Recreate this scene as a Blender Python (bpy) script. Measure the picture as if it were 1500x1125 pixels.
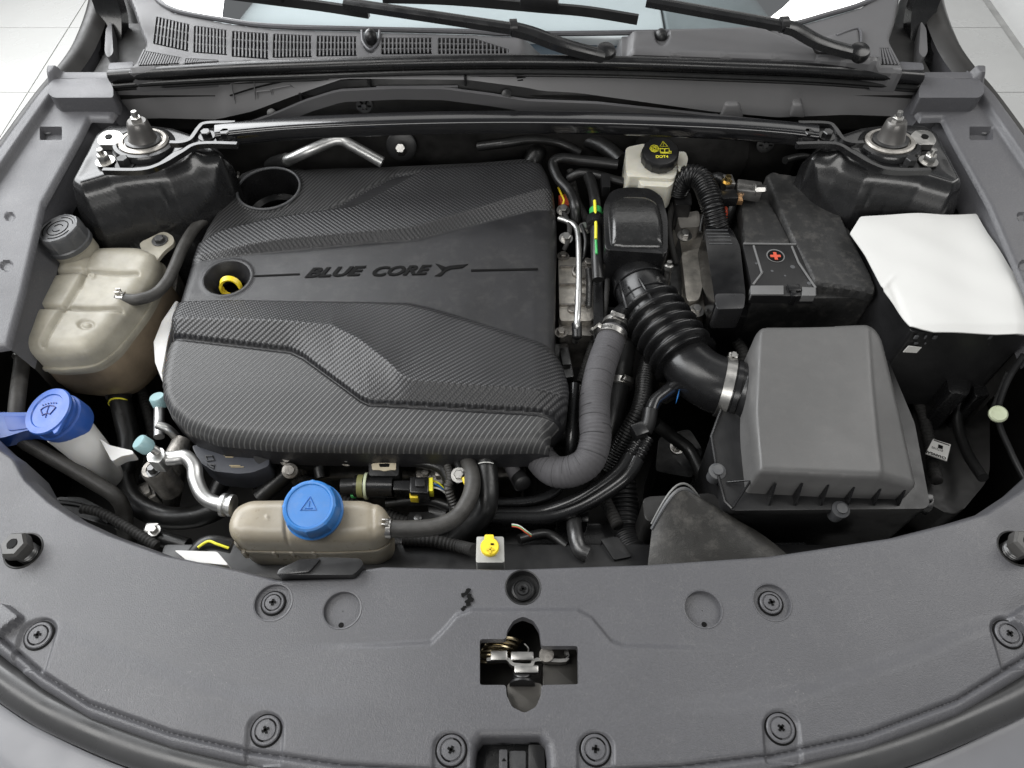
import bpy, bmesh, math, random
import numpy as np
from mathutils import Vector, Matrix
random.seed(4)
for o in list(bpy.data.objects): bpy.data.objects.remove(o)
sc = bpy.context.scene
C = sc.collection
# ------------------------------------------------------------------ camera
CH, PITCH, FPX = 0.72, math.radians(55), 1091.0
cd = bpy.data.cameras.new('camera'); cam = bpy.data.objects.new('camera', cd); C.objects.link(cam)
cam.location = (0, 0, CH); cam.rotation_euler = (math.pi/2 - PITCH, 0, 0)
cd.sensor_width = 36; cd.lens = FPX/1500*36; cd.clip_start = .02; cd.clip_end = 100
sc.camera = cam
# ------------------------------------------------------------------ light: a bright showroom, lamps in the ceiling, one added front fill
w = bpy.data.worlds.new('World'); sc.world = w; w.use_nodes = True
bg = w.node_tree.nodes['Background']; bg.inputs[0].default_value = (.93, .97, 1, 1); bg.inputs[1].default_value = .18
def area(name, loc, target, sx, sy, power, col=(1, .985, .96)):
    l = bpy.data.lights.new(name, 'AREA'); l.shape = 'RECTANGLE'; l.size = sx; l.size_y = sy; l.energy = power; l.color = col
    o = bpy.data.objects.new(name, l); C.objects.link(o); o.location = loc
    o.rotation_euler = (Vector(target)-Vector(loc)).to_track_quat('-Z', 'Y').to_euler()
area('showroom_window', (-2.15, 1.75, 1.45), (-.4, .7, 0), 3.4, 1.7, 136, (.97, .985, 1))
area('ceiling_or_fill_light', (-1.3, .2, 2.2), (-.1, .4, 0), 1.0, 1.6, 30)
area('ceiling_or_fill_light', (1.9, 1.3, 1.95), (.3, .6, 0), .9, 2.4, 30)
area('ceiling_or_fill_light', (.1, -2.1, 1.7), (0, 1.0, 0), 2.6, .7, 36)  # added front fill to brighten upright faces, no such lamp seen
area('ceiling_or_fill_light', (0, 3.6, 2.3), (0, 1.2, 0), 5, .7, 14)
sc.view_settings.view_transform = 'Standard'; sc.view_settings.look = 'None'
sc.view_settings.exposure = 0; sc.view_settings.gamma = 1
# ------------------------------------------------------------------ helpers
cp, sp = math.cos(PITCH), math.sin(PITCH)
def ray(px, py):
    a = (np.asarray(px, float)-750)/FPX; b = (562.5-np.asarray(py, float))/FPX
    return a, cp+b*sp, -sp+b*cp
def U(px, py, z=0.):                         # photograph point on the level plane z
    dx, dy, dz = ray(px, py); t = (z-CH)/dz
    return Vector((float(dx*t), float(dy*t), float(z)))
def UY(px, py, Y):                           # photograph point on the upright plane Y
    dx, dy, dz = ray(px, py); t = Y/dy
    return Vector((float(dx*t), float(Y), float(CH+dz*t)))
def PR(v):
    x, y, z = v[0], v[1], v[2]-CH
    d = y*cp-z*sp; u = y*sp+z*cp
    return (750+FPX*x/d, 562.5-FPX*u/d)
def mpp(px, py, z):                          # metres per photograph pixel there
    return (U(px+1, py, z)-U(px, py, z)).length
def setp(o, label=None, cat=None, group=None, kind=None):
    for k, v in (('label', label), ('category', cat), ('group', group), ('kind', kind)):
        if v: o[k] = v
    return o
def thing(name, label, cat, loc, group=None):
    o = bpy.data.objects.new(name, None); C.objects.link(o); o.location = loc; o.empty_display_size = .02
    return setp(o, label, cat, group)
def link(name, me, m, parent=None, angle=35):
    me.name = name
    for k in (m if isinstance(m, (list, tuple)) else [m]): me.materials.append(k)
    me.polygons.foreach_set('use_smooth', [True]*len(me.polygons))
    if angle < 180: me.set_sharp_from_angle(angle=math.radians(angle))
    o = bpy.data.objects.new(name, me); C.objects.link(o)
    if parent is not None:
        o.parent = parent
        if parent.type == 'EMPTY': o.matrix_parent_inverse = Matrix.Translation(-Vector(parent.location))
    return o
def fin(name, bm, m, parent=None, angle=35):
    bmesh.ops.recalc_face_normals(bm, faces=bm.faces)
    me = bpy.data.meshes.new(name); bm.to_mesh(me); bm.free()
    return link(name, me, m, parent, angle)
def BM(): return bmesh.new()
def frame(axis, ref=None):
    a = Vector(axis).normalized(); r = Vector(ref) if ref is not None else (Vector((0, 0, 1)) if abs(a.z) < .95 else Vector((0, 1, 0)))
    x = r.cross(a).normalized(); return x, a.cross(x), a
def loop_faces(bm, rings, closed=True, cap=True):
    n = len(rings[0])
    for i in range(len(rings)-1):
        for j in range(n if closed else n-1):
            k = (j+1) % n
            bm.faces.new((rings[i][j], rings[i][k], rings[i+1][k], rings[i+1][j]))
    if cap:
        for r in (rings[0], rings[-1]):
            try: bm.faces.new(r)
            except ValueError: pass
def crom(P, n=8, closed=False):
    P = [Vector(p) for p in P]; out = []; N = len(P)
    for i in range(N if closed else N-1):
        if closed: p0, p1, p2, p3 = P[i-1], P[i], P[(i+1) % N], P[(i+2) % N]
        else: p0, p1, p2, p3 = P[max(i-1, 0)], P[i], P[i+1], P[min(i+2, N-1)]
        for k in range(n):
            t = k/n
            out.append(.5*((2*p1)+(p2-p0)*t+(2*p0-5*p1+4*p2-p3)*t*t+(3*p1-p0-3*p2+p3)*t**3))
    if not closed: out.append(P[-1])
    return out
def tube(bm, P, r, seg=14, n=8, corr=None, section=None, up=None, smooth=True, wrink=0):
    P = [Vector(p) for p in P]
    R = list(r) if isinstance(r, (list, tuple)) else [r]*len(P)
    if smooth and len(P) > 2:
        Q = crom(P, n)
        R = list(np.interp(np.linspace(0, len(P)-1, len(Q)), range(len(P)), R)); P = Q
    if corr or wrink:                        # resample evenly for corrugations
        d = [0]
        for i in range(1, len(P)): d.append(d[-1]+(P[i]-P[i-1]).length)
        pitch = corr[0] if corr else .006
        S = np.linspace(0, d[-1], max(8, int(d[-1]/pitch*8)))
        A = np.array([tuple(p) for p in P]); A = np.stack([np.interp(S, d, A[:, k]) for k in range(3)], 1)
        R = np.interp(S, d, R)
        if corr: R = R+corr[1]*np.sin(S/corr[0]*2*math.pi)
        if wrink:
            ph = np.cumsum(.6+.8*np.random.RandomState(3).rand(len(S)))
            R = R+wrink*np.sin(ph*1.1)
        P = [Vector(a) for a in A]; R = list(R)
    rings = []; x = None
    for i, p in enumerate(P):
        t = (P[min(i+1, len(P)-1)]-P[max(i-1, 0)]).normalized()
        if up is not None: xx = Vector(up).cross(t).normalized()
        elif x is None: xx = frame(t)[0]
        else: xx = (x-t*x.dot(t)).normalized()
        x = xx; y = t.cross(x)
        if section: rings.append([bm.verts.new(p+x*a+y*b) for a, b in section])
        else: rings.append([bm.verts.new(p+(x*math.cos(q)+y*math.sin(q))*R[i]) for q in [2*math.pi*k/seg for k in range(seg)]])
    loop_faces(bm, rings)
    return P
def lathe(bm, c, axis, prof, seg=32, flute=None, ref=None, sx=1, sy=1, cap=True):
    x, y, a = frame(axis, ref); rings = []; c = Vector(c)
    for i, (r, h) in enumerate(prof):
        ring = []
        for k in range(seg):
            q = 2*math.pi*k/seg; rr = r
            if flute and flute[1] <= i <= flute[2]: rr = r*(1+(flute[3] if (k % flute[0]) == 0 else 0))
            ring.append(bm.verts.new(c+x*math.cos(q)*rr*sx+y*math.sin(q)*rr*sy+a*h))
        rings.append(ring)
    loop_faces(bm, rings, True, cap)
def obox(bm, c, x, y, z, bev=0, seg=2):       # box with half extents as vectors
    c, x, y, z = Vector(c), Vector(x), Vector(y), Vector(z)
    v = [bm.verts.new(c+x*i+y*j+z*k) for k in (-1, 1) for j in (-1, 1) for i in (-1, 1)]
    f = [bm.faces.new([v[i] for i in q]) for q in ((0, 2, 3, 1), (4, 5, 7, 6), (0, 1, 5, 4), (2, 6, 7, 3), (0, 4, 6, 2), (1, 3, 7, 5))]
    if bev: bmesh.ops.bevel(bm, geom=list({e for q in f for e in q.edges}), offset=bev, segments=seg, affect='EDGES', profile=.6)
def box(bm, c, sx, sy, sz, bev=0, rz=0):
    ca, sa = math.cos(rz), math.sin(rz)
    obox(bm, c, (sx/2*ca, sx/2*sa, 0), (-sy/2*sa, sy/2*ca, 0), (0, 0, sz/2), bev)
def prism(bm, top, bot, bev=0, seg=3):        # two matching rings of points
    a = [bm.verts.new(p) for p in top]; b = [bm.verts.new(p) for p in bot]
    ft = bm.faces.new(a); bm.faces.new(b[::-1]); n = len(a); fs = [ft]
    for i in range(n): fs.append(bm.faces.new((a[i], b[i], b[(i+1) % n], a[(i+1) % n])))
    if bev:
        es = set(ft.edges)
        for i in range(n):
            e = bm.edges.get((a[i], b[i]));  es.add(e)
        bmesh.ops.bevel(bm, geom=list(es), offset=bev, segments=seg, affect='EDGES', profile=.55, clamp_overlap=True)
def pprism(bm, pts, zt, zb, bev=0, inset=0, shift=(0, 0), seg=3):
    top = [U(x, y, zt) for x, y in pts]; c = sum(top, Vector())/len(top)
    bot = [Vector((p.x+(p.x-c.x)*inset+shift[0], p.y+(p.y-c.y)*inset+shift[1], zb)) for p in top]
    prism(bm, top, bot, bev, seg)
def hexbolt(bm, c, axis, r, h, washer=True):
    prof = [(r, 0), (r, h*.85), (r*.85, h), (.0005, h)]
    lathe(bm, c, axis, prof, 6)
    if washer: lathe(bm, Vector(c)-Vector(axis).normalized()*.001, axis, [(r*1.55, 0), (r*1.55, .0015), (.001, .0016)], 20)
def rpoly(P, r, n=5):                         # round the corners of a 2d polygon
    out = []; N = len(P); rr = r if isinstance(r, (list, tuple)) else [r]*N
    for i in range(N):
        p0, p1, p2 = np.array(P[i-1], float), np.array(P[i], float), np.array(P[(i+1) % N], float)
        a, b = p0-p1, p2-p1; la, lb = np.linalg.norm(a), np.linalg.norm(b); d = min(rr[i], la*.45, lb*.45)
        A, B = p1+a/la*d, p1+b/lb*d
        for k in range(n+1):
            t = k/n; out.append(tuple((1-t)**2*A+2*t*(1-t)*p1+t*t*B))
    return out
def sdf(poly, X, Y):                          # positive inside
    P = np.array(poly, float); d2 = np.full(X.shape, 1e18); ins = np.zeros(X.shape, bool)
    gx = np.zeros(X.shape); gy = np.zeros(X.shape)
    for i in range(len(P)):
        x0, y0 = P[i-1]; x1, y1 = P[i]; ex, ey = x1-x0, y1-y0; L = ex*ex+ey*ey
        if L < 1e-9: continue
        t = np.clip(((X-x0)*ex+(Y-y0)*ey)/L, 0, 1); qx, qy = x0+t*ex, y0+t*ey
        dd = (X-qx)**2+(Y-qy)**2; m = dd < d2
        d2 = np.where(m, dd, d2); gx = np.where(m, qx, gx); gy = np.where(m, qy, gy)
        c = ((y0 > Y) != (y1 > Y))
        with np.errstate(divide='ignore', invalid='ignore'): c &= X < ex*(Y-y0)/(ey if ey else 1e-12)+x0
        ins ^= c
    return np.where(ins, 1, -1)*np.sqrt(d2), gx, gy
def sstep(a, b, x):
    t = np.clip((x-a)/(b-a), 0, 1); return t*t*(3-2*t)
def edge_round(d, r):                         # drop of a rounded edge, d and r in metres
    q = np.clip(r-d, 0, r); return r-np.sqrt(np.maximum(r*r-q*q, 0))
def sheet(name, outline, z0, hfun, m, cell=3., holes=(), skirt=.02, hole_skirt=.006, parent=None, matfun=None, angle=35, flare=0):
    """a moulded panel: a fine grid trimmed to an outline and holes, with heights and turned-down rims"""
    O = np.array(outline, float); x0, y0 = O.min(0)-cell; x1, y1 = O.max(0)+cell
    nx, ny = int((x1-x0)/cell)+2, int((y1-y0)/cell)+2
    X, Y = np.meshgrid(x0+np.arange(nx)*cell, y0+np.arange(ny)*cell)
    D, gx, gy = sdf(outline, X, Y); D0 = D.copy()
    for h in holes:
        dh, hx, hy = sdf(h, X, Y); s = -dh < D
        D = np.where(s, -dh, D); gx = np.where(s, hx, gx); gy = np.where(s, hy, gy)
    fc = (D[:-1, :-1]+D[1:, :-1]+D[:-1, 1:]+D[1:, 1:])/4
    keep = fc > 0                              # faces whose centre is inside; their rim vertices move onto the outline
    cntv = np.zeros(X.shape, int)
    for a_, b_ in ((0, 0), (1, 0), (0, 1), (1, 1)): cntv[a_:a_+keep.shape[0], b_:b_+keep.shape[1]] += keep
    sn = (cntv > 0) & (cntv < 4)
    near0 = np.abs(D0) <= np.abs(D)+1e-6
    X = np.where(sn, gx, X); Y = np.where(sn, gy, Y); D = np.where(sn, 0, D); D0 = np.where(sn & near0, 0, D0)
    zb = z0(X, Y) if callable(z0) else np.full(X.shape, z0)
    dx, dy, dz = ray(X, Y); t = (zb-CH)/dz
    WX, WY = dx*t, dy*t
    sc_ = t*1.0/FPX                            # metres per px, roughly
    WZ = zb+(hfun(X, Y, np.maximum(D0, 0)*sc_, WX, WY) if hfun else 0)
    idx = np.arange(nx*ny).reshape(ny, nx); J, I = np.nonzero(keep)
    F = np.stack([idx[J, I], idx[J+1, I], idx[J+1, I+1], idx[J, I+1]], 1)
    used = np.unique(F); mp = np.full(nx*ny, -1); mp[used] = np.arange(len(used)); F = mp[F]
    V = np.stack([WX.ravel(), WY.ravel(), WZ.ravel()], 1)[used]
    mid = matfun(X[J, I]+cell/2, Y[J, I]+cell/2) if matfun else None
    E = np.concatenate([F[:, [0, 1]], F[:, [1, 2]], F[:, [2, 3]], F[:, [3, 0]]])
    key = np.sort(E, 1); _, first, cnt = np.unique(key, axis=0, return_index=True, return_counts=True)
    B = E[first[cnt == 1]]
    if skirt:
        bv = np.unique(B); nmap = {int(v): len(V)+i for i, v in enumerate(bv)}
        onhole = np.zeros(nx*ny, bool)
        if holes: onhole = (np.abs(D0) > cell*1.2).ravel()
        oh = onhole[used][bv]
        low = V[bv].copy(); low[:, 2] -= np.where(oh, hole_skirt, skirt)
        if flare:
            c = V.mean(0); low[:, :2] += np.where(oh, 0, flare)[:, None]*(low[:, :2]-c[:2])
        V = np.concatenate([V, low])
        S = np.array([[b, a, nmap[int(a)], nmap[int(b)]] for a, b in B])
        nF = len(F); F = np.concatenate([F, S])
        if mid is not None: mid = np.concatenate([mid, np.full(len(S), mid.min()*0)])
    me = bpy.data.meshes.new(name)
    me.from_pydata(V.tolist(), [], F.tolist()); 
    o = link(name, me, m, parent, angle)
    if mid is not None: me.polygons.foreach_set('material_index', mid.astype(int).tolist())
    return o
def circ_px(c, r, n=36, z=None):
    return [PR((c.x+r*math.cos(2*math.pi*k/n), c.y+r*math.sin(2*math.pi*k/n), c.z)) for k in range(n)]
def loft(bm, rows, cap=False):
    loop_faces(bm, [[bm.verts.new(p) for p in r] for r in rows], False, cap)
def text(name, s, o0, xd, m, parent, size, zoff=.0004, up=None, shear=0, wid=1, ext=.0002, align='LEFT', bold=0, space=1):
    cu = bpy.data.curves.new(name, 'FONT'); cu.body = s; cu.size = size; cu.shear = shear; cu.extrude = ext; cu.align_x = align
    cu.offset = bold; cu.space_character = space; cu.resolution_u = 3
    to = bpy.data.objects.new('t', cu); me = bpy.data.meshes.new_from_object(to); bpy.data.objects.remove(to); bpy.data.curves.remove(cu)
    x = Vector(xd).normalized(); z = Vector(up or (0, 0, 1)); z = (z-x*z.dot(x)).normalized(); y = z.cross(x)
    o0 = Vector(o0)+z*zoff
    for v in me.vertices: v.co = o0+x*v.co.x*wid+y*v.co.y+z*v.co.z
    return link(name, me, m, parent)
# ------------------------------------------------------------------ materials
def mat(name, col, rough=.5, metal=0, var=.15, vs=14., bump=0, bs=600., coat=0, spec=.5, rv=.1, dust=0, sss=0, extra=None):
    m = bpy.data.materials.new(name); m.use_nodes = True; nt = m.node_tree; N = nt.nodes; L = nt.links
    b = N['Principled BSDF']; tc = N.new('ShaderNodeTexCoord')
    b.inputs['Metallic'].default_value = metal; b.inputs['Specular IOR Level'].default_value = spec
    if coat: b.inputs['Coat Weight'].default_value = coat; b.inputs['Coat Roughness'].default_value = .06
    if sss:
        b.inputs['Subsurface Weight'].default_value = sss; b.inputs['Subsurface Scale'].default_value = .012
        b.inputs['Subsurface Radius'].default_value = (1, .8, .5)
    n = N.new('ShaderNodeTexNoise'); n.inputs['Scale'].default_value = vs; n.inputs['Detail'].default_value = 6; n.inputs['Roughness'].default_value = .62
    L.new(tc.outputs['Object'], n.inputs['Vector'])
    mr = N.new('ShaderNodeMapRange'); mr.inputs[1].default_value = .3; mr.inputs[2].default_value = .7; mr.inputs[3].default_value = 1-var; mr.inputs[4].default_value = 1+var
    L.new(n.outputs['Fac'], mr.inputs[0])
    mx = N.new('ShaderNodeVectorMath'); mx.operation = 'SCALE'; mx.inputs[0].default_value = col[:3]
    L.new(mr.outputs[0], mx.inputs['Scale']); out = mx.outputs[0]
    if dust:                                  # pale specks and smears lying on the surface
        d = N.new('ShaderNodeTexNoise'); d.inputs['Scale'].default_value = 55; d.inputs['Detail'].default_value = 9; d.inputs['Roughness'].default_value = .72
        L.new(tc.outputs['Object'], d.inputs['Vector'])
        r2 = N.new('ShaderNodeMapRange'); r2.inputs[1].default_value = .5; r2.inputs[2].default_value = .78; r2.inputs[4].default_value = dust
        L.new(d.outputs['Fac'], r2.inputs[0])
        mm = N.new('ShaderNodeMix'); mm.data_type = 'RGBA'; L.new(r2.outputs[0], mm.inputs[0]); L.new(out, mm.inputs[6]); mm.inputs[7].default_value = (.34, .32, .29, 1)
        out = mm.outputs[2]
    L.new(out, b.inputs['Base Color'])
    r = N.new('ShaderNodeMapRange'); r.inputs[1].default_value = .25; r.inputs[2].default_value = .75
    r.inputs[3].default_value = max(.02, rough-rv); r.inputs[4].default_value = min(1, rough+rv)
    n2 = N.new('ShaderNodeTexNoise'); n2.inputs['Scale'].default_value = vs*3.1; n2.inputs['Detail'].default_value = 5
    L.new(tc.outputs['Object'], n2.inputs['Vector']); L.new(n2.outputs['Fac'], r.inputs[0]); L.new(r.outputs[0], b.inputs['Roughness'])
    if bump:
        nb = N.new('ShaderNodeTexNoise'); nb.inputs['Scale'].default_value = bs; nb.inputs['Detail'].default_value = 3
        L.new(tc.outputs['Object'], nb.inputs['Vector'])
        bp = N.new('ShaderNodeBump'); bp.inputs['Strength'].default_value = bump; bp.inputs['Distance'].default_value = .001
        L.new(nb.outputs['Fac'], bp.inputs['Height']); L.new(bp.outputs[0], b.inputs['Normal'])
    if extra: extra(nt, b, tc)
    return m
def stripes(ang, pitch, dash=None, depth=.0009, lo=(.016, .016, .018), hi=(.06, .06, .062), rough=.36, duty=0., name='weave'):
    """a woven or ribbed moulding: sine relief along one direction, optionally broken into twill dashes"""
    m = bpy.data.materials.new(name); m.use_nodes = True; nt = m.node_tree; N = nt.nodes; L = nt.links; b = N['Principled BSDF']
    tc = N.new('ShaderNodeTexCoord'); sx = N.new('ShaderNodeSeparateXYZ'); L.new(tc.outputs['Object'], sx.inputs[0])
    def M(op, a, c=None, d=None):
        q = N.new('ShaderNodeMath'); q.operation = op
        for i, v in enumerate((a, c, d)):
            if v is None: continue
            if isinstance(v, (int, float)): q.inputs[i].default_value = v
            else: L.new(v, q.inputs[i])
        return q.outputs[0]
    def proj(a, f): return M('MULTIPLY', M('ADD', M('MULTIPLY', sx.outputs[0], math.cos(a)), M('MULTIPLY', sx.outputs[1], math.sin(a))), 2*math.pi/f)
    s = M('SINE', proj(ang, pitch))
    h = M('MULTIPLY_ADD', s, .5, .5)
    if duty: h = M('SMOOTH_MIN', 1.0, M('MULTIPLY', M('MAXIMUM', M('SUBTRACT', h, duty), 0.0), 1/(1-duty)), .1)
    if dash:
        v = M('MULTIPLY_ADD', M('SINE', proj(dash[0], dash[1])), .5, .5)
        h = M('MULTIPLY', h, M('MULTIPLY_ADD', v, .55, .45))
    n = N.new('ShaderNodeTexNoise'); n.inputs['Scale'].default_value = 22; n.inputs['Detail'].default_value = 6; L.new(tc.outputs['Object'], n.inputs['Vector'])
    mx = N.new('ShaderNodeMix'); mx.data_type = 'RGBA'; L.new(M('MULTIPLY', h, M('MULTIPLY_ADD', n.outputs['Fac'], .8, .6)), mx.inputs[0]); mx.inputs[6].default_value = (*lo, 1); mx.inputs[7].default_value = (*hi, 1)
    L.new(mx.outputs[2], b.inputs['Base Color'])
    L.new(M('MULTIPLY_ADD', n.outputs['Fac'], .2, rough-.1), b.inputs['Roughness'])
    bp = N.new('ShaderNodeBump'); bp.inputs['Distance'].default_value = depth; bp.inputs['Strength'].default_value = .8
    L.new(h, bp.inputs['Height']); L.new(bp.outputs[0], b.inputs['Normal'])
    return m
M_ = {}
def worn(nt, b, tc):
    N, L = nt.nodes, nt.links; src = b.inputs['Base Color'].links[0].from_socket
    v = N.new('ShaderNodeTexVoronoi'); v.feature = 'DISTANCE_TO_EDGE'; v.inputs['Scale'].default_value = 34
    wn = N.new('ShaderNodeTexNoise'); wn.inputs['Scale'].default_value = 9; wn.inputs['Detail'].default_value = 8; L.new(tc.outputs['Object'], wn.inputs['Vector'])
    ad = N.new('ShaderNodeMix'); ad.data_type = 'VECTOR'; ad.inputs[0].default_value = .25; L.new(tc.outputs['Object'], ad.inputs[4]); L.new(wn.outputs['Color'], ad.inputs[5]); L.new(ad.outputs[1], v.inputs['Vector'])
    r = N.new('ShaderNodeMapRange'); r.inputs[1].default_value = .0; r.inputs[2].default_value = .02; r.inputs[3].default_value = .16; r.inputs[4].default_value = 0; L.new(v.outputs['Distance'], r.inputs[0])
    m1 = N.new('ShaderNodeMath'); m1.operation = 'MULTIPLY'; L.new(r.outputs[0], m1.inputs[0]); L.new(wn.outputs['Fac'], m1.inputs[1])
    g = N.new('ShaderNodeTexNoise'); g.inputs['Scale'].default_value = 420; g.inputs['Detail'].default_value = 3; L.new(tc.outputs['Object'], g.inputs['Vector'])
    gr = N.new('ShaderNodeMapRange'); gr.inputs[1].default_value = .35; gr.inputs[2].default_value = .72; gr.inputs[3].default_value = 0; gr.inputs[4].default_value = .3; L.new(g.outputs['Fac'], gr.inputs[0])
    sp = N.new('ShaderNodeTexVoronoi'); sp.inputs['Scale'].default_value = 130; L.new(tc.outputs['Object'], sp.inputs['Vector'])
    sr = N.new('ShaderNodeMapRange'); sr.inputs[1].default_value = .03; sr.inputs[2].default_value = .09; sr.inputs[3].default_value = .5; sr.inputs[4].default_value = 0; L.new(sp.outputs['Distance'], sr.inputs[0])
    sm = N.new('ShaderNodeMath'); sm.operation = 'MULTIPLY'; L.new(sr.outputs[0], sm.inputs[0])
    wr = N.new('ShaderNodeMapRange'); wr.inputs[1].default_value = .5; wr.inputs[2].default_value = .65; L.new(wn.outputs['Fac'], wr.inputs[0]); L.new(wr.outputs[0], sm.inputs[1])
    a1 = N.new('ShaderNodeMath'); a1.operation = 'ADD'; L.new(m1.outputs[0], a1.inputs[0]); L.new(sm.outputs[0], a1.inputs[1])
    mx = N.new('ShaderNodeMix'); mx.data_type = 'RGBA'; L.new(a1.outputs[0], mx.inputs[0]); L.new(src, mx.inputs[6]); mx.inputs[7].default_value = (.3, .29, .27, 1)
    m2 = N.new('ShaderNodeMix'); m2.data_type = 'RGBA'; L.new(gr.outputs[0], m2.inputs[0]); L.new(mx.outputs[2], m2.inputs[6]); m2.inputs[7].default_value = (.05, .05, .053, 1)
    L.new(m2.outputs[2], b.inputs['Base Color'])
M_['grey'] = mat('moulded_grey_plastic', (.088, .088, .095), .40, var=.08, vs=5, bump=.4, bs=800, rv=.09, extra=worn)
M_['grey2'] = mat('grey_cowl_plastic', (.10, .099, .102), .44, var=.08, vs=6, bump=.1, bs=1000)
M_['grey3'] = mat('firewall_panel_plastic', (.17, .168, .17), .5, var=.08, vs=6, bump=.1, bs=1000)
M_['black'] = mat('black_plastic', (.011, .011, .0115), .38, var=.25, bump=.08, bs=900)
M_['satin'] = mat('satin_black_plastic', (.009, .009, .0095), .27, var=.25, bump=.04, bs=700)
M_['lid'] = mat('filter_lid_plastic', (.092, .091, .09), .44, var=.1, vs=8, bump=.15, bs=1000, dust=.05)
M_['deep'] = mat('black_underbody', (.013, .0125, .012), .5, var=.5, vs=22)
M_['gloss'] = mat('gloss_black_paint', (.010, .010, .0105), .27, var=.3, vs=24, coat=.25, rv=.05)
M_['brace'] = mat('brace_gloss_black', (.008, .008, .009), .15, var=.2, vs=20, coat=.5, rv=.03)
M_['rubber'] = mat('black_rubber', (.011, .011, .011), .36, var=.25, vs=60, bump=.1, bs=900)
M_['rubber_dusty'] = mat('dusty_rubber', (.045, .043, .04), .5, var=.3, vs=80, bump=.25, bs=900)
M_['sleeve'] = mat('grey_cloth_sleeve', (.062, .06, .064), .75, var=.12, vs=40, bump=.4, bs=1500)
M_['alu'] = mat('aluminium_pipe', (.60, .60, .59), .38, 1, var=.06, vs=50, rv=.05)
M_['zinc'] = mat('zinc_plated_steel', (.50, .49, .47), .33, 1, var=.1, vs=50, rv=.05)
M_['cast'] = mat('cast_aluminium', (.27, .255, .235), .5, .85, var=.4, vs=70, bump=.6, bs=300, rv=.12)
M_['cast_light'] = mat('pale_cast_aluminium', (.52, .49, .44), .45, .8, var=.3, vs=60, bump=.5, bs=300, rv=.1)
M_['dark_steel'] = mat('dark_steel', (.1, .1, .1), .36, .8, var=.25, vs=90)
M_['beige'] = mat('beige_tank_plastic', (.30, .265, .205), .34, var=.12, vs=30, bump=.06, bs=300, sss=.1, dust=.2)
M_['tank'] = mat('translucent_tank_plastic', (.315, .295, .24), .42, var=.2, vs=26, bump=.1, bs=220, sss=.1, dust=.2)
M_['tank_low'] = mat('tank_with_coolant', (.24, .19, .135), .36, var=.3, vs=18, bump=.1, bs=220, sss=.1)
M_['white'] = mat('white_plastic', (.62, .615, .60), .42, var=.06, sss=.15)
M_['milk'] = mat('milky_reservoir_plastic', (.62, .60, .52), .36, var=.1, vs=40, sss=.3)
M_['paper'] = mat('white_paper', (.58, .58, .565), .7, var=.02, vs=9)
M_['blue'] = mat('blue_cap_plastic', (.025, .165, .47), .36, var=.14, dust=.2)
M_['blue2'] = mat('washer_blue_plastic', (.035, .11, .42), .36, var=.12, dust=.12)
M_['blue_mark'] = mat('dark_blue_mark', (.008, .02, .16), .4)
M_['yellow'] = mat('yellow_plastic', (.82, .62, .03), .38, var=.06)
M_['ymark'] = mat('yellow_print', (.80, .74, .04), .5)
M_['wmark'] = mat('white_print', (.75, .75, .72), .55)
M_['label'] = mat('white_label', (.7, .69, .66), .5, var=.04)
M_['ink'] = mat('black_ink', (.004, .004, .004), .6, spec=.12)
M_['red'] = mat('red_print', (.55, .08, .04), .5)
M_['green'] = mat('green_tape', (.05, .38, .1), .4)
M_['teal'] = mat('pale_teal_cap', (.27, .42, .44), .4)
M_['cyanmark'] = mat('teal_chalk_mark', (.04, .3, .26), .6)
M_['palegreen'] = mat('pale_green_plug', (.55, .6, .42), .45)
M_['cap_grey'] = mat('grey_cap_plastic', (.068, .07, .074), .42, var=.12, dust=.25)
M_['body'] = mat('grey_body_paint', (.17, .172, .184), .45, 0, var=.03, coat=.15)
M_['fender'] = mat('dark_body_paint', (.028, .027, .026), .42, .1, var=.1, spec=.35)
M_['plain'] = mat('cover_plastic', (.015, .015, .0165), .38, var=.3, vs=16, bump=.25, bs=1300, dust=.06, rv=.05)
M_['battery'] = mat('battery_felt_cover', (.02, .02, .02), .58, var=.25, vs=40, bump=.3, bs=700, dust=.18)
M_['weave_a'] = stripes(math.radians(150), .0050, depth=.0007, lo=(.010, .010, .011), hi=(.058, .058, .058), name='diagonal_rib_weave')
M_['weave_b'] = stripes(math.radians(50), .0048, (math.radians(-30), .0030), .0007, lo=(.012, .012, .013), hi=(.042, .042, .044), name='twill_weave')
M_['weave_c'] = stripes(math.radians(128), .0052, (math.radians(30), .0030), .0007, lo=(.010, .010, .011), hi=(.052, .052, .054), name='twill_weave_front')
M_['ribs'] = stripes(math.radians(143), .0056, depth=.0004, lo=(.036, .036, .037), hi=(.105, .105, .103), duty=.74, rough=.42, name='ribbed_front')  # lighter rib lines put the edge highlights into the colour
def glassmat2():
    m = bpy.data.materials.new('windscreen_glass'); m.use_nodes = True; nt = m.node_tree; N = nt.nodes; N.remove(N['Principled BSDF'])
    t = N.new('ShaderNodeBsdfTransparent'); t.inputs[0].default_value = (.88, .93, .94, 1); g = N.new('ShaderNodeBsdfGlossy'); g.inputs['Roughness'].default_value = .01
    f = N.new('ShaderNodeFresnel'); f.inputs[0].default_value = 1.5; mx = N.new('ShaderNodeMixShader')
    nt.links.new(f.outputs[0], mx.inputs[0]); nt.links.new(t.outputs[0], mx.inputs[1]); nt.links.new(g.outputs[0], mx.inputs[2]); nt.links.new(mx.outputs[0], N['Material Output'].inputs[0])
    return m
M_['glass'] = glassmat2()
M_['dash'] = mat('pale_reflection', (.6, .62, .63), .6, var=.03)  # pale tone carries the bright glass reflection, on a sheet below it
M_['tile'] = mat('pale_floor_tile', (.74, .74, .72), .25, var=.03, vs=3)
M_['tile2'] = mat('grey_floor_tile', (.5, .5, .49), .3, var=.05, vs=3)
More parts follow.
